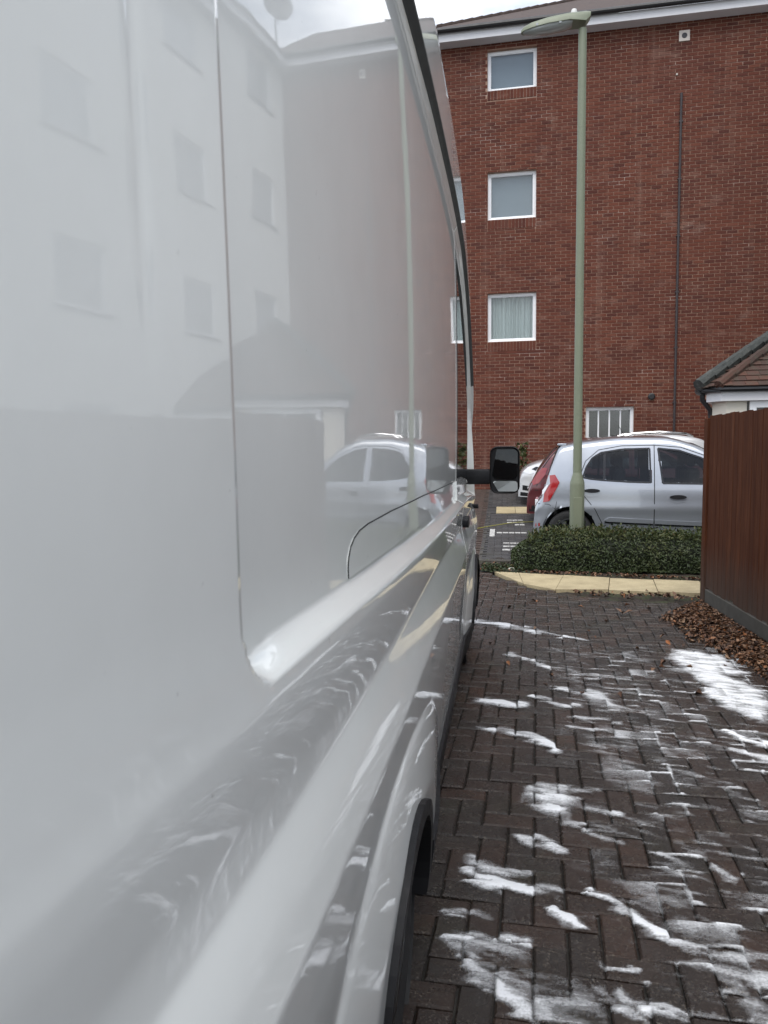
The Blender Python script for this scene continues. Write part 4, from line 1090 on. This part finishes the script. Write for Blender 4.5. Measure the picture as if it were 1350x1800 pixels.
def finish_car(root, arr, f, half, paint, openings, bottom, Lc, zt, wheels, arches, wr=.29):
    def inpoly(x, y, poly):
        c_ = False; n = len(poly)
        for i in range(n):
            x0, y0 = poly[i]; x1, y1 = poly[(i+1) % n]
            if (y0 > y) != (y1 > y) and x < (x1-x0)*(y-y0)/(y1-y0)+x0: c_ = not c_
        return c_
    keep = []
    for q in f:
        cs = sum(arr[i][0] for i in q)/4; cz = sum(arr[i][2] for i in q)/4
        if not any(inpoly(cs, cz, pl) for pl in openings): keep.append(q)
    n0 = len(arr); V = arr + [[p_[0], -p_[1], p_[2]] for p_ in arr]
    Fm = keep + [tuple(reversed([i+n0 for i in q])) for q in keep]
    me = mesh('body', V, Fm, True); me.validate(); body = link('body', me, paint, root)
    # dark liners, underbody and cabin tub
    u = MB(); u.box((.25, -.62, bottom-.02), (Lc-.25, .62, .42)); u.build('underbody', M_['rubber'], root)
    for cx_, cz_, r_ in arches:
        for sg in (-1, 1):
            t = MB(); t.lathe([(r_+.02, 0), (r_+.01, .22), (0, .22)], (0, -sg, 0), (cx_, sg*(half(cx_, .62)-.045), cz_), 28); t.build('arch_liner', M_['rubber'], root, True)
            wheel(root, (cx_, sg*(half(cx_, .5)-.012), wr), wr, .18, (0, sg, 0))
    return body

# silver hatchback
SC = (.44, 10.02, .055); srz = R(-4.0)
Ls, Ws = 3.56, 1.60
top = [(0, .42), (.012, .62), (.05, .70), (.11, .78), (.17, 1.0), (.25, 1.24), (.34, 1.435), (.45, 1.465), (.7, 1.505), (1.15, 1.545), (1.6, 1.54), (1.95, 1.46), (2.3, 1.27), (2.62, 1.06), (2.8, .98), (3.1, .92), (3.38, .80), (3.52, .62), (3.56, .42)]
belt = [(0, .78), (.3, .98), (.7, .955), (1.2, .915), (1.9, .895), (2.6, .89), (3.56, .75)]
root, arr, f, half, zt, ncol, dead = car('silver_hatchback', (SC[0]+.0, SC[1]+Ws/2, SC[2]), srz, Ls, Ws, top, belt, .20, [(.47, .30, .335), (2.85, .30, .335)], None)
tag(root, 'silver five-door hatchback parked side-on behind the hedge', 'car')
rear_win = [(.625, 1.01), (.67, 1.145), (.74, 1.255), (.85, 1.325), (1.10, 1.365), (1.445, 1.375), (1.455, .945), (1.2, .952), (.85, .975), (.72, .99)]
front_win = [(1.60, .935), (1.545, 1.375), (1.80, 1.345), (2.05, 1.255), (2.27, 1.13), (2.40, 1.0), (2.45, .925)]
body = finish_car(root, arr, f, half, M_['silver_paint'], [rear_win, front_win], .20, Ls, zt, None, [(.47, .30, .335), (2.85, .30, .335)])
def sfn(sg):
    return lambda s, h, off: (s, sg*(half(s, h)+off), h)
for sg in (-1, 1):
    F_ = sfn(sg)
    patch_obj('rear_window', [rear_win], F_, M_['tinted_glass'], root, .08, -.008, .002)
    patch_obj('front_window', [front_win], F_, M_['tinted_glass'], root, .08, -.008, .002)
    def rim(poly, wd=.022):
        out = []
        for i in range(len(poly)): out += strip([poly[i], poly[(i+1) % len(poly)]], wd)
        return out
    patch_obj('window_trim', rim(rear_win) + rim(front_win), F_, M_['gloss_black'], root, .12, .002, .016)
    patch_obj('quarter_bar', strip([(.89, .972), (.895, 1.335)], .03), F_, M_['gloss_black'], root, .12, -.002, .006)
    # lamp cluster
    patch_obj('tail_lamp', [[(.205, 1.035), (.275, 1.045), (.335, .945), (.30, .87), (.205, .70), (.125, .685), (.14, .80), (.215, .93)]], F_, M_['lamp_red'], root, .04, .010, .02)
    patch_obj('reverse_lamp', [[(.115, .84), (.16, .90), (.20, .92), (.135, .80), (.11, .78)]], F_, M_['lamp_white'], root, .04, .012, .02)
    door_r = strip([(1.50, 1.42), (1.50, .30)], .010) + strip([(1.50, 1.415), (1.1, 1.41), (.82, 1.36), (.66, 1.22), (.585, 1.02), (.62, .80), (.78, .60), (.87, .42), (.87, .30), (1.5, .30)], .009)
    door_f = strip([(1.50, 1.415), (1.82, 1.385), (2.1, 1.28), (2.36, 1.10), (2.52, .93), (2.55, .60), (2.50, .30), (1.5, .30)], .009)
    patch_obj('door_seam', door_r + door_f, F_, M_['seam'], root, .10, .0015, .008)
    patch_obj('fuel_seam', strip([(.30, .70), (.27, .52)], .006), F_, M_['seam'], root, .1, .0015, .008)
    for hs, hz in ((.66, .84), (1.70, .765)):
        patch_obj('handle_recess', [[(hs+.08+.10*math.cos(a), hz-.03+.048*math.sin(a)) for a in np.linspace(0, 2*math.pi, 17)[:-1]]], F_, M_['silver_paint'], root, .05, .003, .006)
        mb = MB(); v_, f_ = patch([(hs+.08+.10*math.cos(a), hz+.026*math.sin(a)) for a in np.linspace(0, 2*math.pi, 17)[:-1]], F_, .05, .022, .03); mb.add(v_, f_); mb.build('door_handle', M_['black_plastic'], root, True)
    patch_obj('rub_strip', [[(.90, .462), (.955, .50), (1.49, .475), (1.49, .425), (.93, .447)], [(1.51, .474), (2.48, .44), (2.48, .39), (1.51, .424)]], F_, M_['silver_paint'], root, .1, .016, .02)
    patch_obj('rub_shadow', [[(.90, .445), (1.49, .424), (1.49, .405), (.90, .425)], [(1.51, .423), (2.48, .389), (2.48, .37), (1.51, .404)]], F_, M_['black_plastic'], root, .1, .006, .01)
    patch_obj('bumper_seam', strip([(.06, .665), (.20, .66), (.28, .60), (.31, .50)], .007), F_, M_['seam'], root, .1, .0015, .006)
    patch_obj('reflector', [[(.03, .40), (.085, .41), (.085, .37), (.03, .36)]], F_, M_['lamp_red'], root, .05, .004, .006)
    patch_obj('headlamp', [[(3.02, .76), (3.18, .80), (3.40, .72), (3.36, .60), (3.12, .66)]], F_, M_['lamp_white'], root, .06, .006, .01)
def tfn(s, y, off):      # on top of the car
    T = zt(s); e_ = .03*(1-min(1, abs(y)/.55)**2); return (s-off*.5, y, T+off-.028+e_)
patch_obj('tailgate_glass', [[(.185, -.50), (.325, -.46), (.325, .46), (.185, .50)]], tfn, M_['glass_dark'], root, .03, .012, .02)
patch_obj('windscreen', [[(2.02, -.50), (2.55, -.60), (2.55, .60), (2.02, .50)]], tfn, M_['glass_dark'], root, .05, .012, .02)
MB().box((.30, -.52, 1.415), (.42, .52, 1.452), .015).build('spoiler', M_['silver_paint'], root, True)
# cabin
cb = MB()
for sx_, sy_ in ((1.05, -.36), (1.05, .36), (1.95, -.36), (1.95, .36)):
    cb.box((sx_-.02, sy_-.22, .62), (sx_+.12, sy_+.22, 1.12), .05); cb.box((sx_-.01, sy_-.12, 1.13), (sx_+.08, sy_+.12, 1.30), .04)
cb.box((.5, -.62, .6), (2.6, .62, .80)); cb.build('seats', M_['seat_fabric'], root)
sw = MB(); 
for i in range(20):
    a0, a1 = 2*math.pi*i/20, 2*math.pi*(i+1)/20
    sw.tube([(2.22+.06*math.cos(a0), -.36+.18*math.sin(a0), .98+.17*math.cos(a0)), (2.22+.06*math.cos(a1), -.36+.18*math.sin(a1), .98+.17*math.cos(a1))], .014, 6, False)
sw.build('steering_wheel', M_['black_plastic'], root)
ml = MB(); ml.box((2.36, -.94, .95), (2.46, -.80, 1.06), .03); ml.build('door_mirror', M_['black_plastic'], root, True)
MB().tube([(1.2, 0, 1.53), (1.1, 0, 1.70)], .004, 5).build('aerial', M_['black_plastic'], root)
MB().box((.01, -.26, .58), (.045, .26, .69), .004).build('number_plate', M_['lamp_white'], root)

# dark red hatchback, behind it
top = [(0, .42), (.012, .60), (.06, .72), (.12, .84), (.26, 1.05), (.46, 1.29), (.62, 1.39), (.9, 1.46), (1.3, 1.48), (1.7, 1.46), (2.1, 1.34), (2.7, 1.02), (3.0, .95), (3.5, .86), (3.8, .62), (3.84, .42)]
belt = [(0, .80), (.4, .96), (1, .93), (2, .90), (3.84, .75)]
root, arr, f, half, zt, ncol, dead = car('red_hatchback', (.415, 12.75+.85, zg(13.2)-.02), R(-2), 3.84, 1.68, top, belt, .2, [(.58, .31, .35), (3.05, .31, .35)], None)
tag(root, 'dark red hatchback parked between the silver hatchback and the pale car', 'car')
rw = [(.70, 1.0), (.78, 1.2), (.9, 1.32), (1.2, 1.37), (1.6, 1.36), (1.62, .95), (1, .96)]; fw = [(1.72, .95), (1.70, 1.355), (2.0, 1.28), (2.4, 1.08), (2.55, .95)]
body = finish_car(root, arr, f, half, M_['red_paint'], [rw, fw], .2, 3.84, zt, None, [(.58, .31, .35), (3.05, .31, .35)], .31)
for sg in (-1, 1):
    F_ = sfn(sg)
    patch_obj('rear_window', [rw], F_, M_['tinted_glass'], root, .08, -.008, .002); patch_obj('front_window', [fw], F_, M_['tinted_glass'], root, .08, -.008, .002)
    patch_obj('tail_lamp', [[(.08, .74), (.17, .88), (.25, .97), (.33, .96), (.30, .86), (.20, .72), (.10, .68)]], F_, M_['lamp_dark_red'], root, .05, .010, .02)
    patch_obj('tailgate_seam', strip([(.16, .66), (.22, .92), (.36, 1.12), (.56, 1.34)], .012) + strip([(.05, .60), (.30, .60), (.36, .50)], .010), F_, M_['seam'], root, .1, .002, .008)
    patch_obj('lower_bumper', [[(.03, .34), (.26, .34), (.24, .24), (.04, .24)]], F_, M_['black_plastic'], root, .08, .006, .01)
    patch_obj('door_seam', strip([(1.66, 1.40), (1.66, .3)], .01) + strip([(.62, 1.0), (.75, .7), (.98, .45)], .01), F_, M_['seam'], root, .1, .0015, .008)
patch_obj('tailgate_glass', [[(.29, -.52), (.50, -.48), (.50, .48), (.29, .52)]], tfn, M_['glass_dark'], root, .03, .012, .02)
MB().box((.50, -.55, 1.335), (.66, .55, 1.37), .015).build('spoiler', M_['red_paint'], root, True)
cb = MB(); cb.box((.6, -.66, .6), (2.7, .66, .85)); cb.box((1.15, -.6, .8), (1.3, .6, 1.2), .05); cb.box((2.0, -.6, .8), (2.12, .6, 1.2), .05); cb.build('seats', M_['seat_fabric'], root)

# pale estate at the wall, nose to the left (built facing +x, turned round)
top = [(0, .45), (.02, .80), (.15, .96), (.50, 1.22), (.80, 1.37), (1.3, 1.435), (1.9, 1.42), (2.4, 1.33), (2.95, 1.08), (3.15, 1.02), (3.6, .96), (3.95, .86), (4.14, .70), (4.2, .45)]
belt = [(0, .85), (1, .95), (2, .92), (4.2, .8)]
root, arr, f, half, zt, ncol, dead = car('pale_estate', (.30+4.2, 15.35+.75, zg(15.6)-.045), R(180), 4.2, 1.74, top, belt, .2, [(.75, .32, .36), (3.35, .32, .36)], None)
tag(root, 'pale silver estate with roof rails parked nose out near the brick wall', 'car')
rw = [(.75, 1.0), (.85, 1.15), (1.05, 1.27), (1.7, 1.30), (1.72, .97)]; fw = [(1.80, .97), (1.79, 1.30), (2.2, 1.27), (2.6, 1.08), (2.72, .96)]
body = finish_car(root, arr, f, half, M_['white_paint'], [rw, fw], .2, 4.2, zt, None, [(.75, .32, .36), (3.35, .32, .36)], .32)
for sg in (-1, 1):
    F_ = sfn(sg)
    patch_obj('rear_window', [rw], F_, M_['tinted_glass'], root, .08, -.008, .002); patch_obj('front_window', [fw], F_, M_['tinted_glass'], root, .08, -.008, .002)
    patch_obj('headlamp', [[(3.60, .80), (3.75, .87), (4.02, .80), (4.12, .70), (3.98, .66), (3.75, .72)]], F_, M_['lamp_white'], root, .05, .008, .02)
    patch_obj('headlamp_core', [[(3.74, .79), (3.86, .81), (3.95, .76), (3.85, .72)]], F_, M_['gloss_black'], root, .05, .011, .01)
    patch_obj('fog_recess', [[(3.84, .40), (4.12, .44), (4.12, .34), (3.86, .31)]], F_, M_['black_plastic'], root, .05, .006, .01)
    patch_obj('fog_lamp', [[(3.94, .40), (4.02, .41), (4.02, .37), (3.94, .36)]], F_, M_['lamp_white'], root, .05, .010, .01)
    patch_obj('lower_trim', [[(3.7, .26), (4.16, .30), (4.16, .22), (3.7, .21)]], F_, M_['black_plastic'], root, .08, .005, .01)
    patch_obj('door_seam', strip([(1.76, 1.42), (1.76, .3)], .01) + strip([(2.85, .95), (2.85, .35)], .01), F_, M_['seam'], root, .1, .0015, .008)
    rl = MB(); pr_ = [(.86, sg*.56, 1.365), (1.0, sg*.57, 1.43), (1.5, sg*.58, 1.465), (2.0, sg*.57, 1.44), (2.22, sg*.56, 1.36)]
    rl.tube(pr_, .028, 8); rl.build('roof_rail', M_['chrome'], root, True)
patch_obj('windscreen', [[(2.45, -.52), (2.98, -.64), (2.98, .64), (2.45, .52)]], tfn, M_['glass_dark'], root, .05, .012, .02)
cb = MB(); cb.box((.6, -.66, .6), (2.9, .66, .85)); cb.box((1.1, -.6, .8), (1.25, .6, 1.2), .05); cb.box((2.1, -.6, .8), (2.22, .6, 1.2), .05); cb.build('seats', M_['seat_fabric'], root)

# ------------------------------------------------------------------ the white van
VX = -.212                                     # plane of the flank
VC = -1.22                                     # centre line
van = empty('white_van', (VC, 3.0, 0)); tag(van, 'freshly washed white panel van filling the left of the picture', 'van')
VYR, VYF = -1.3, 6.75
AXR, AXF, WR = 1.68, 5.32, .325
ARR = [(AXR, .285, .320), (AXF, .32, .375)]
def sstep(a, b, x):
    t = np.clip((x-a)/(b-a), 0, 1); return t*t*(3-2*t)
GC_Y = np.linspace(-1.5, 7, 1701)
_sl = np.interp(GC_Y, [-1.5, .3, .9, 1.2, 1.5, 1.85, 2.25, 2.7, 3.2, 4.0, 7], [.062, .062, .060, .054, .042, .029, .018, .011, .006, 0, 0])
_sl = np.convolve(np.pad(_sl, 40, mode='edge'), np.ones(81)/81, 'valid'); GC_G = np.cumsum(_sl[::-1])[::-1]*.005
def gcurve(Y):                                  # plan curvature of the upper flank
    return np.interp(Y, GC_Y, GC_G)
ZROOF = smooth_interp([VYR, 3.6, 4.4, 5.0, 5.5, 6.2, 6.5, 6.70, 6.75], [3.10, 3.10, 3.06, 2.86, 2.50, 1.66, 1.22, 1.0, .86])
REC = (.80, 5.98, 1.165, 2.64, .09)             # recess: y0, y1, z0, z1, corner radius
def rr_sd(Y, Z, x0, x1, z0, z1, r):
    qx = np.abs(Y-(x0+x1)/2) - (x1-x0)/2 + r; qz = np.abs(Z-(z0+z1)/2) - (z1-z0)/2 + r
    return np.hypot(np.maximum(qx, 0), np.maximum(qz, 0)) + np.minimum(np.maximum(qx, qz), 0) - r
PZ = [.05, .30, .45, .74, .755, .885, .895, 1.040, 1.045, 1.16, 2.60, 2.648, 2.653, 2.93, 3.00, 3.06, 3.10, 3.15]
PO = [-.06, -.024, -.014, .008, .009, .017, .017, -.014, -.014, .002, -.024, -.024, -.003, -.010, -.020, -.040, -.080, -.17]
PF_Z = np.linspace(.0, 3.2, 3201); _r = np.interp(PF_Z, PZ, PO)
_k = np.exp(-.5*(np.arange(-24, 25)/3.0)**2); _k /= _k.sum(); PF_V = np.convolve(np.pad(_r, 24, mode='edge'), _k, 'valid')
def flank(Y, Z):
    """outward offset from the flank plane; Y along the van, Z nominal height"""
    dl = .075*sstep(2.6, .3, Y); za = 1.045 - dl       # the waist crease drops a little towards the tail
    Zp = np.where(Z >= 1.16, Z, np.where(Z >= za, 1.045 + (Z-za)/(1.16-za)*.115, np.where(Z >= .70, Z + dl, Z + dl*np.clip((Z-.35)/.35, 0, 1))))
    o = np.interp(Zp, PF_Z, PF_V)
    Zs = Z - .022*sstep(3.4, 1.0, Y)
    wz = .72 + .23*sstep(.88, 1.045, Z) + .05*sstep(1.105, 1.20, Z)
    o = o - gcurve(Y)*wz
    # gentle crown of the tall panel
    o = o - .008*((np.clip(Z, 1.3, 2.66)-1.75)/.8)**2*sstep(1.15, 1.3, Z)
    # recessed window belt with bevelled border
    d = rr_sd(Y, Zs, *REC)
    dep = .042 - .026*np.clip((Z-1.2)/1.4, 0, 1) + .022*sstep(5.3, 5.85, Y)
    bw_ = .014 + .012*sstep(.86, 1.0, Y) + .000*sstep(2.3, 2.5, Z) + .07*sstep(5.6, 5.8, Y)
    o = o - dep*np.clip(-d/bw_, 0, 1)
    # cab: narrowing towards the nose
    o = o - .30*np.clip((Y-5.75)/1.0, 0, 1)**2.4
    # flared arches
    for ax_, hf_, hr_, am in ((AXR, .98, .72, .038), (AXF, .72, .80, .034)):
        hw_ = np.where(Y > ax_, hf_, hr_); rr = np.hypot((Y-ax_)/hw_, (Z-.36)/.41); o = o + am*np.clip((1.0-rr)/.42, 0, 1)**.8*sstep(1.0, .96, rr)
    # door gap behind the cab door, faint crease at the rear
    for ys_, z0_, z1_, wd_, dp_ in ((4.10, .42, 2.64, .0035, .010), (5.30, .42, 1.2, .0035, .010)):
        o = o - dp_*np.clip(1.6 - np.abs(Y-ys_)/wd_, 0, 1)*((Z > z0_) & (Z < z1_))
    o = o - .0015*np.exp(-((Y-.62)/.010)**2)*sstep(1.5, 1.7, Z)
    return o
def uniq(a):
    a = np.sort(a); return a[np.concatenate([[True], np.diff(a) > 8e-4])]
zr = uniq(np.concatenate([np.arange(.30, .70, .0125), np.arange(.70, 1.12, .006), np.arange(1.12, 1.32, .006), np.arange(1.32, 2.5, .02), np.arange(2.5, 2.80, .006), np.arange(2.80, 3.10, .012), [3.10]]))
yr = uniq(np.concatenate([np.arange(VYR, .5, .03), np.arange(.5, 1.1, .008), np.arange(1.1, 5.9, .02), np.arange(5.9, 6.1, .008), np.arange(6.1, VYF+.001, .02)] + [c_+np.array([-.0056, -.0036, -.0015, .0015, .0036, .0056]) for c_ in (4.10, 5.30)]))
def zreal(Y, Z):                                # cab: upper part sinks with the roof line
    R_ = np.array([ZROOF(float(y)) for y in np.atleast_1d(Y)]); k_ = (R_-1.0)/(3.10-1.0)
    return np.where(Z > 1.0, 1.0 + (Z-1.0)*k_[:, None], Z)
YY, ZZ = np.meshgrid(yr, zr, indexing='ij')
OFF = flank(YY, ZZ); ZR = zreal(yr, ZZ)
X = VX + OFF; YA = YY.copy(); ZA = ZR.copy()
ny, nz = YY.shape
dead = np.zeros_like(YY, bool)
for cy, cz, r_ in ARR:
    d = np.hypot(YA-cy, ZA-cz); dead |= d < r_-.012
    sn = (d >= r_-.012) & (d < r_+.012); k_ = np.where(sn, r_/np.maximum(d, 1e-6), 1)
    YA = cy + (YA-cy)*k_; ZA = cz + (ZA-cz)*k_
# roof rows to the centre line
nrf = 14
xe, ze = X[:, -1], ZA[:, -1]
q = (np.arange(1, nrf+1)/nrf)[None, :]
XR_ = xe[:, None] + (VC-xe[:, None])*q; ZRr = ze[:, None] + .075*(1-(1-q)**2.2)
XA = np.concatenate([X, XR_], 1); YB = np.concatenate([YA, np.repeat(yr[:, None], nrf, 1)], 1); ZB = np.concatenate([ZA, ZRr], 1)
nc_ = nz + nrf; n0 = ny*nc_
V = np.stack([XA.ravel()-VC, YB.ravel()-3.0, ZB.ravel()], 1)
dd = np.concatenate([dead, np.zeros((ny, nrf), bool)], 1)
idx = np.arange(n0).reshape(ny, nc_)
qd = np.stack([idx[:-1, :-1], idx[1:, :-1], idx[1:, 1:], idx[:-1, 1:]], -1)
ok = ~(dd[:-1, :-1] | dd[1:, :-1] | dd[1:, 1:] | dd[:-1, 1:])
qd = qd[ok]
V2 = V.copy(); V2[:, 0] *= -1
quads = np.concatenate([qd, qd[:, ::-1]+n0], 0); V = np.concatenate([V, V2], 0)
me = bpy.data.meshes.new('body'); me.vertices.add(len(V)); me.vertices.foreach_set('co', V.astype(np.float32).ravel())
me.loops.add(quads.size); me.loops.foreach_set('vertex_index', quads.astype(np.int32).ravel())
me.polygons.add(len(quads)); me.polygons.foreach_set('loop_start', np.arange(0, quads.size, 4, dtype=np.int32)); me.polygons.foreach_set('loop_total', np.full(len(quads), 4, dtype=np.int32))
me.polygons.foreach_set('use_smooth', np.ones(len(quads), bool)); me.update(calc_edges=True); me.validate()
link('body', me, M_['van_paint'], van)
# end caps
cap = MB()
for i_, rev in ((0, False), (ny-1, True)):
    ring_ = [(XA[i_, j]-VC, YB[i_, j]-3.0 + (-.004 if i_ == 0 else .004), ZB[i_, j]) for j in range(0, nc_, 4)]
    ring2 = [(-a, b, c_) for a, b, c_ in reversed(ring_)]
    cap.add(ring_+ring2, [tuple(range(len(ring_)+len(ring2)))])
cap.build('end_panels', M_['van_paint'], van)
RF = lambda a: float(a)
def vfn(sg=1):
    def g(Y, Z, off):
        k_ = (ZROOF(Y)-1.0)/2.10; z_ = 1.0+(Z-1.0)*k_ if Z > 1 else Z
        return (sg*(VX + float(flank(np.array(Y), np.array(Z))) + off - VC), Y-3.0, z_)
    return g
VF = vfn(1)
for sg in (1, -1):
    G_ = vfn(sg)
    # cab door window, flush dark glass
    patch_obj('cab_window', [[(4.20, 1.30), (4.20, 2.50), (4.75, 2.50), (5.05, 2.50), (5.45, 2.50), (5.72, 2.35), (5.84, 1.9), (5.84, 1.30)]], G_, M_['glass_dark'], van, .05, .003, .006)
    # sill trim in black plastic
    patch_obj('sill_trim', [[(VYR, .17), (AXR-.43, .17), (AXR-.43, .36), (VYR, .36)], [(AXR+.43, .17), (AXF-.44, .17), (AXF-.44, .33), (AXR+.43, .33)], [(AXF+.44, .17), (6.45, .17), (6.45, .40), (AXF+.44, .40)]], G_, M_['black_plastic'], van, .06, .014, .03)
    # black lips round the arches
    for cy, cz, r_ in ARR:
        lip = []
        for i in range(22):
            a0, a1 = R(-8 + 196*i/22), R(-8 + 196*(i+1)/22)
            lip.append([(cy+(r_-.018)*math.cos(a0), cz+(r_-.018)*math.sin(a0)), (cy+(r_+.020)*math.cos(a0), cz+(r_+.020)*math.sin(a0)), (cy+(r_+.020)*math.cos(a1), cz+(r_+.020)*math.sin(a1)), (cy+(r_-.018)*math.cos(a1), cz+(r_-.018)*math.sin(a1))])
        patch_obj('arch_lip', lip, G_, M_['black_plastic'], van, .2, .016, .05)
        t = MB(); t.lathe([(r_+.02, 0), (r_+.02, .30), (0, .30)], (-sg, 0, 0), (sg*(VX-.03-VC), cy-3.0, cz), 30); t.build('arch_liner', M_['rubber'], van, True)
        wheel(van, (sg*(VX-.040-VC), cy-3.0, WR), WR, .235, (sg, 0, 0), 6, 'black')
    # sliding door rail cover low in the belt, rounded rear end
    rc = [(1.40, 1.222), (1.400, 1.245), (1.408, 1.262), (1.425, 1.279), (1.455, 1.293), (1.50, 1.303), (1.58, 1.309), (1.85, 1.313), (2.5, 1.310), (3.2, 1.300), (4.03, 1.290), (4.03, 1.222)]
    patch_obj('rail_cover', [rc], G_, M_['van_paint'], van, .05, .0032, .003)
    patch_obj('rail_gap', strip(rc[:11], .0026), G_, M_['seam'], van, .1, .0036, .002)
    patch_obj('rail_end', [[(3.97, 1.19), (3.97, 1.292), (4.02, 1.292), (4.02, 1.19)]], G_, M_['van_paint'], van, .05, .014, .02)
    patch_obj('drip_strip', [[(VYR+.02, 2.643), (3.985, 2.643), (3.985, 2.659), (VYR+.02, 2.659)], [(3.99, 2.643), (5.80, 2.643), (5.80, 2.659), (3.99, 2.659)]], G_, M_['drip_rubber'], van, .004, .0025, .002)
    # mirror base and black door handle
    patch_obj('door_handle', [rrect(4.22, 4.40, 1.02, 1.075, .02)], G_, M_['black_plastic'], van, .05, .03, .04)
    patch_obj('side_repeater', [rrect(5.72, 5.86, 1.01, 1.06, .02)], G_, M_['black_plastic'], van, .05, .035, .05)
    patch_obj('headlamp', [[(6.20, .92), (6.55, .88), (6.66, .70), (6.45, .66), (6.25, .76)]], G_, M_['lamp_white'], van, .05, .006, .01)
# windscreen on the sloping front
ws = MB(); vv = []; ysw_ = np.linspace(5.12, 6.22, 16)
for y in ysw_:
    i_ = int(np.argmin(abs(yr-y)))
    for j in range(nz+2, nc_): vv.append((XA[i_, j]-VC, y-3.0, ZB[i_, j]+.006))
m_ = nc_-nz-2
ws.add(vv, [(i*m_+j, (i+1)*m_+j, (i+1)*m_+j+1, i*m_+j+1) for i in range(15) for j in range(m_-1)])
b_ = len(vv); ws.add([(-a, b, c_) for a, b, c_ in vv], [(i*m_+j, i*m_+j+1, (i+1)*m_+j+1, (i+1)*m_+j) for i in range(15) for j in range(m_-1)])
ws.build('windscreen', M_['glass_dark'], van, True)
MB().box((-.88, -4.2, .26), (.88, 3.45, .42)).build('underbody', M_['rubber'], van)
MB().box((-.80, 3.6, .24), (.80, 3.80, .62), .05).build('front_bumper', M_['black_plastic'], van, True)
# door mirror on its arm
MX0, MX1, MZ0, MZ1, MY = -.098, .118, 1.128, 1.472, 5.60
mo = MB()
rings = [(0, .0, .012), (.0, -.0, .0), (.05, -.004, .0), (.11, .012, .0), (.15, .04, .0), (.165, .075, .0)]
outl = rrect(MX0, MX1, MZ0, MZ1, .055, 6)
cxm, czm = (MX0+MX1)/2, (MZ0+MZ1)/2
vv = []; ff = []; n = len(outl)
prof = [(-.012, .90), (-.022, .955), (-.012, 1.0), (.06, 1.0), (.11, .92), (.14, .74), (.15, .4)]
for dy, sc_ in prof:
    for a, b in outl: vv.append((cxm+(a-cxm)*sc_-VC, MY+dy-3.0, czm+(b-czm)*(sc_ if sc_ < .9 else 1-(1-sc_)*.7)))
for i in range(len(prof)-1):
    for j in range(n): ff.append((i*n+j, i*n+(j+1) % n, (i+1)*n+(j+1) % n, (i+1)*n+j))
ff.append(tuple(range((len(prof)-1)*n, len(prof)*n))); ff.append(tuple(reversed(range(n))))
mo.add(vv, ff); mh = mo.build('mirror_housing', M_['black_plastic'], van, True)
def mirror_glass(poly, yaw, pitch, name):
    cx_ = sum(p_[0] for p_ in poly)/len(poly); cz_ = sum(p_[1] for p_ in poly)/len(poly)
    nr = Vector((-math.sin(yaw), -math.cos(yaw)*math.cos(pitch), math.sin(pitch))).normalized()
    # slightly domed glass whose mean normal is nr, set in the frame
    bm = bmesh.new(); vs = [bm.verts.new((a, b, 0)) for a, b in poly]; bm.faces.new(vs)
    me = bpy.data.meshes.new(name); v_ = []
    for a, b in poly:
        dx, dz = a-cx_, b-cz_; y_ = MY-.020 + (-(nr.x*dx + nr.z*dz)/nr.y)*.25
        v_.append((a-VC, y_-3.0, b))
    bm.free()
    me.from_pydata(v_, [], [tuple(range(len(v_)))]); me.update()
    o_ = link(name, me, M_['mirror'], mh)
    me.polygons[0].use_smooth = True
    me.normals_split_custom_set([tuple(nr)]*len(me.loops))
    return o_
mirror_glass(rrect(MX0+.016, MX1-.016, MZ0+.105, MZ1-.022, .035, 5), R(22), R(4), 'mirror_glass')
mirror_glass(rrect(MX0+.020, MX1-.016, MZ0+.016, MZ0+.092, .022, 5), R(24), R(-14), 'wide_angle_glass')
ar = MB(); ar.box((-.36-VC, 2.585, 1.195), (-.085-VC, 2.70, 1.305), .02); ar.build('mirror_arm', M_['black_plastic'], mh, True)
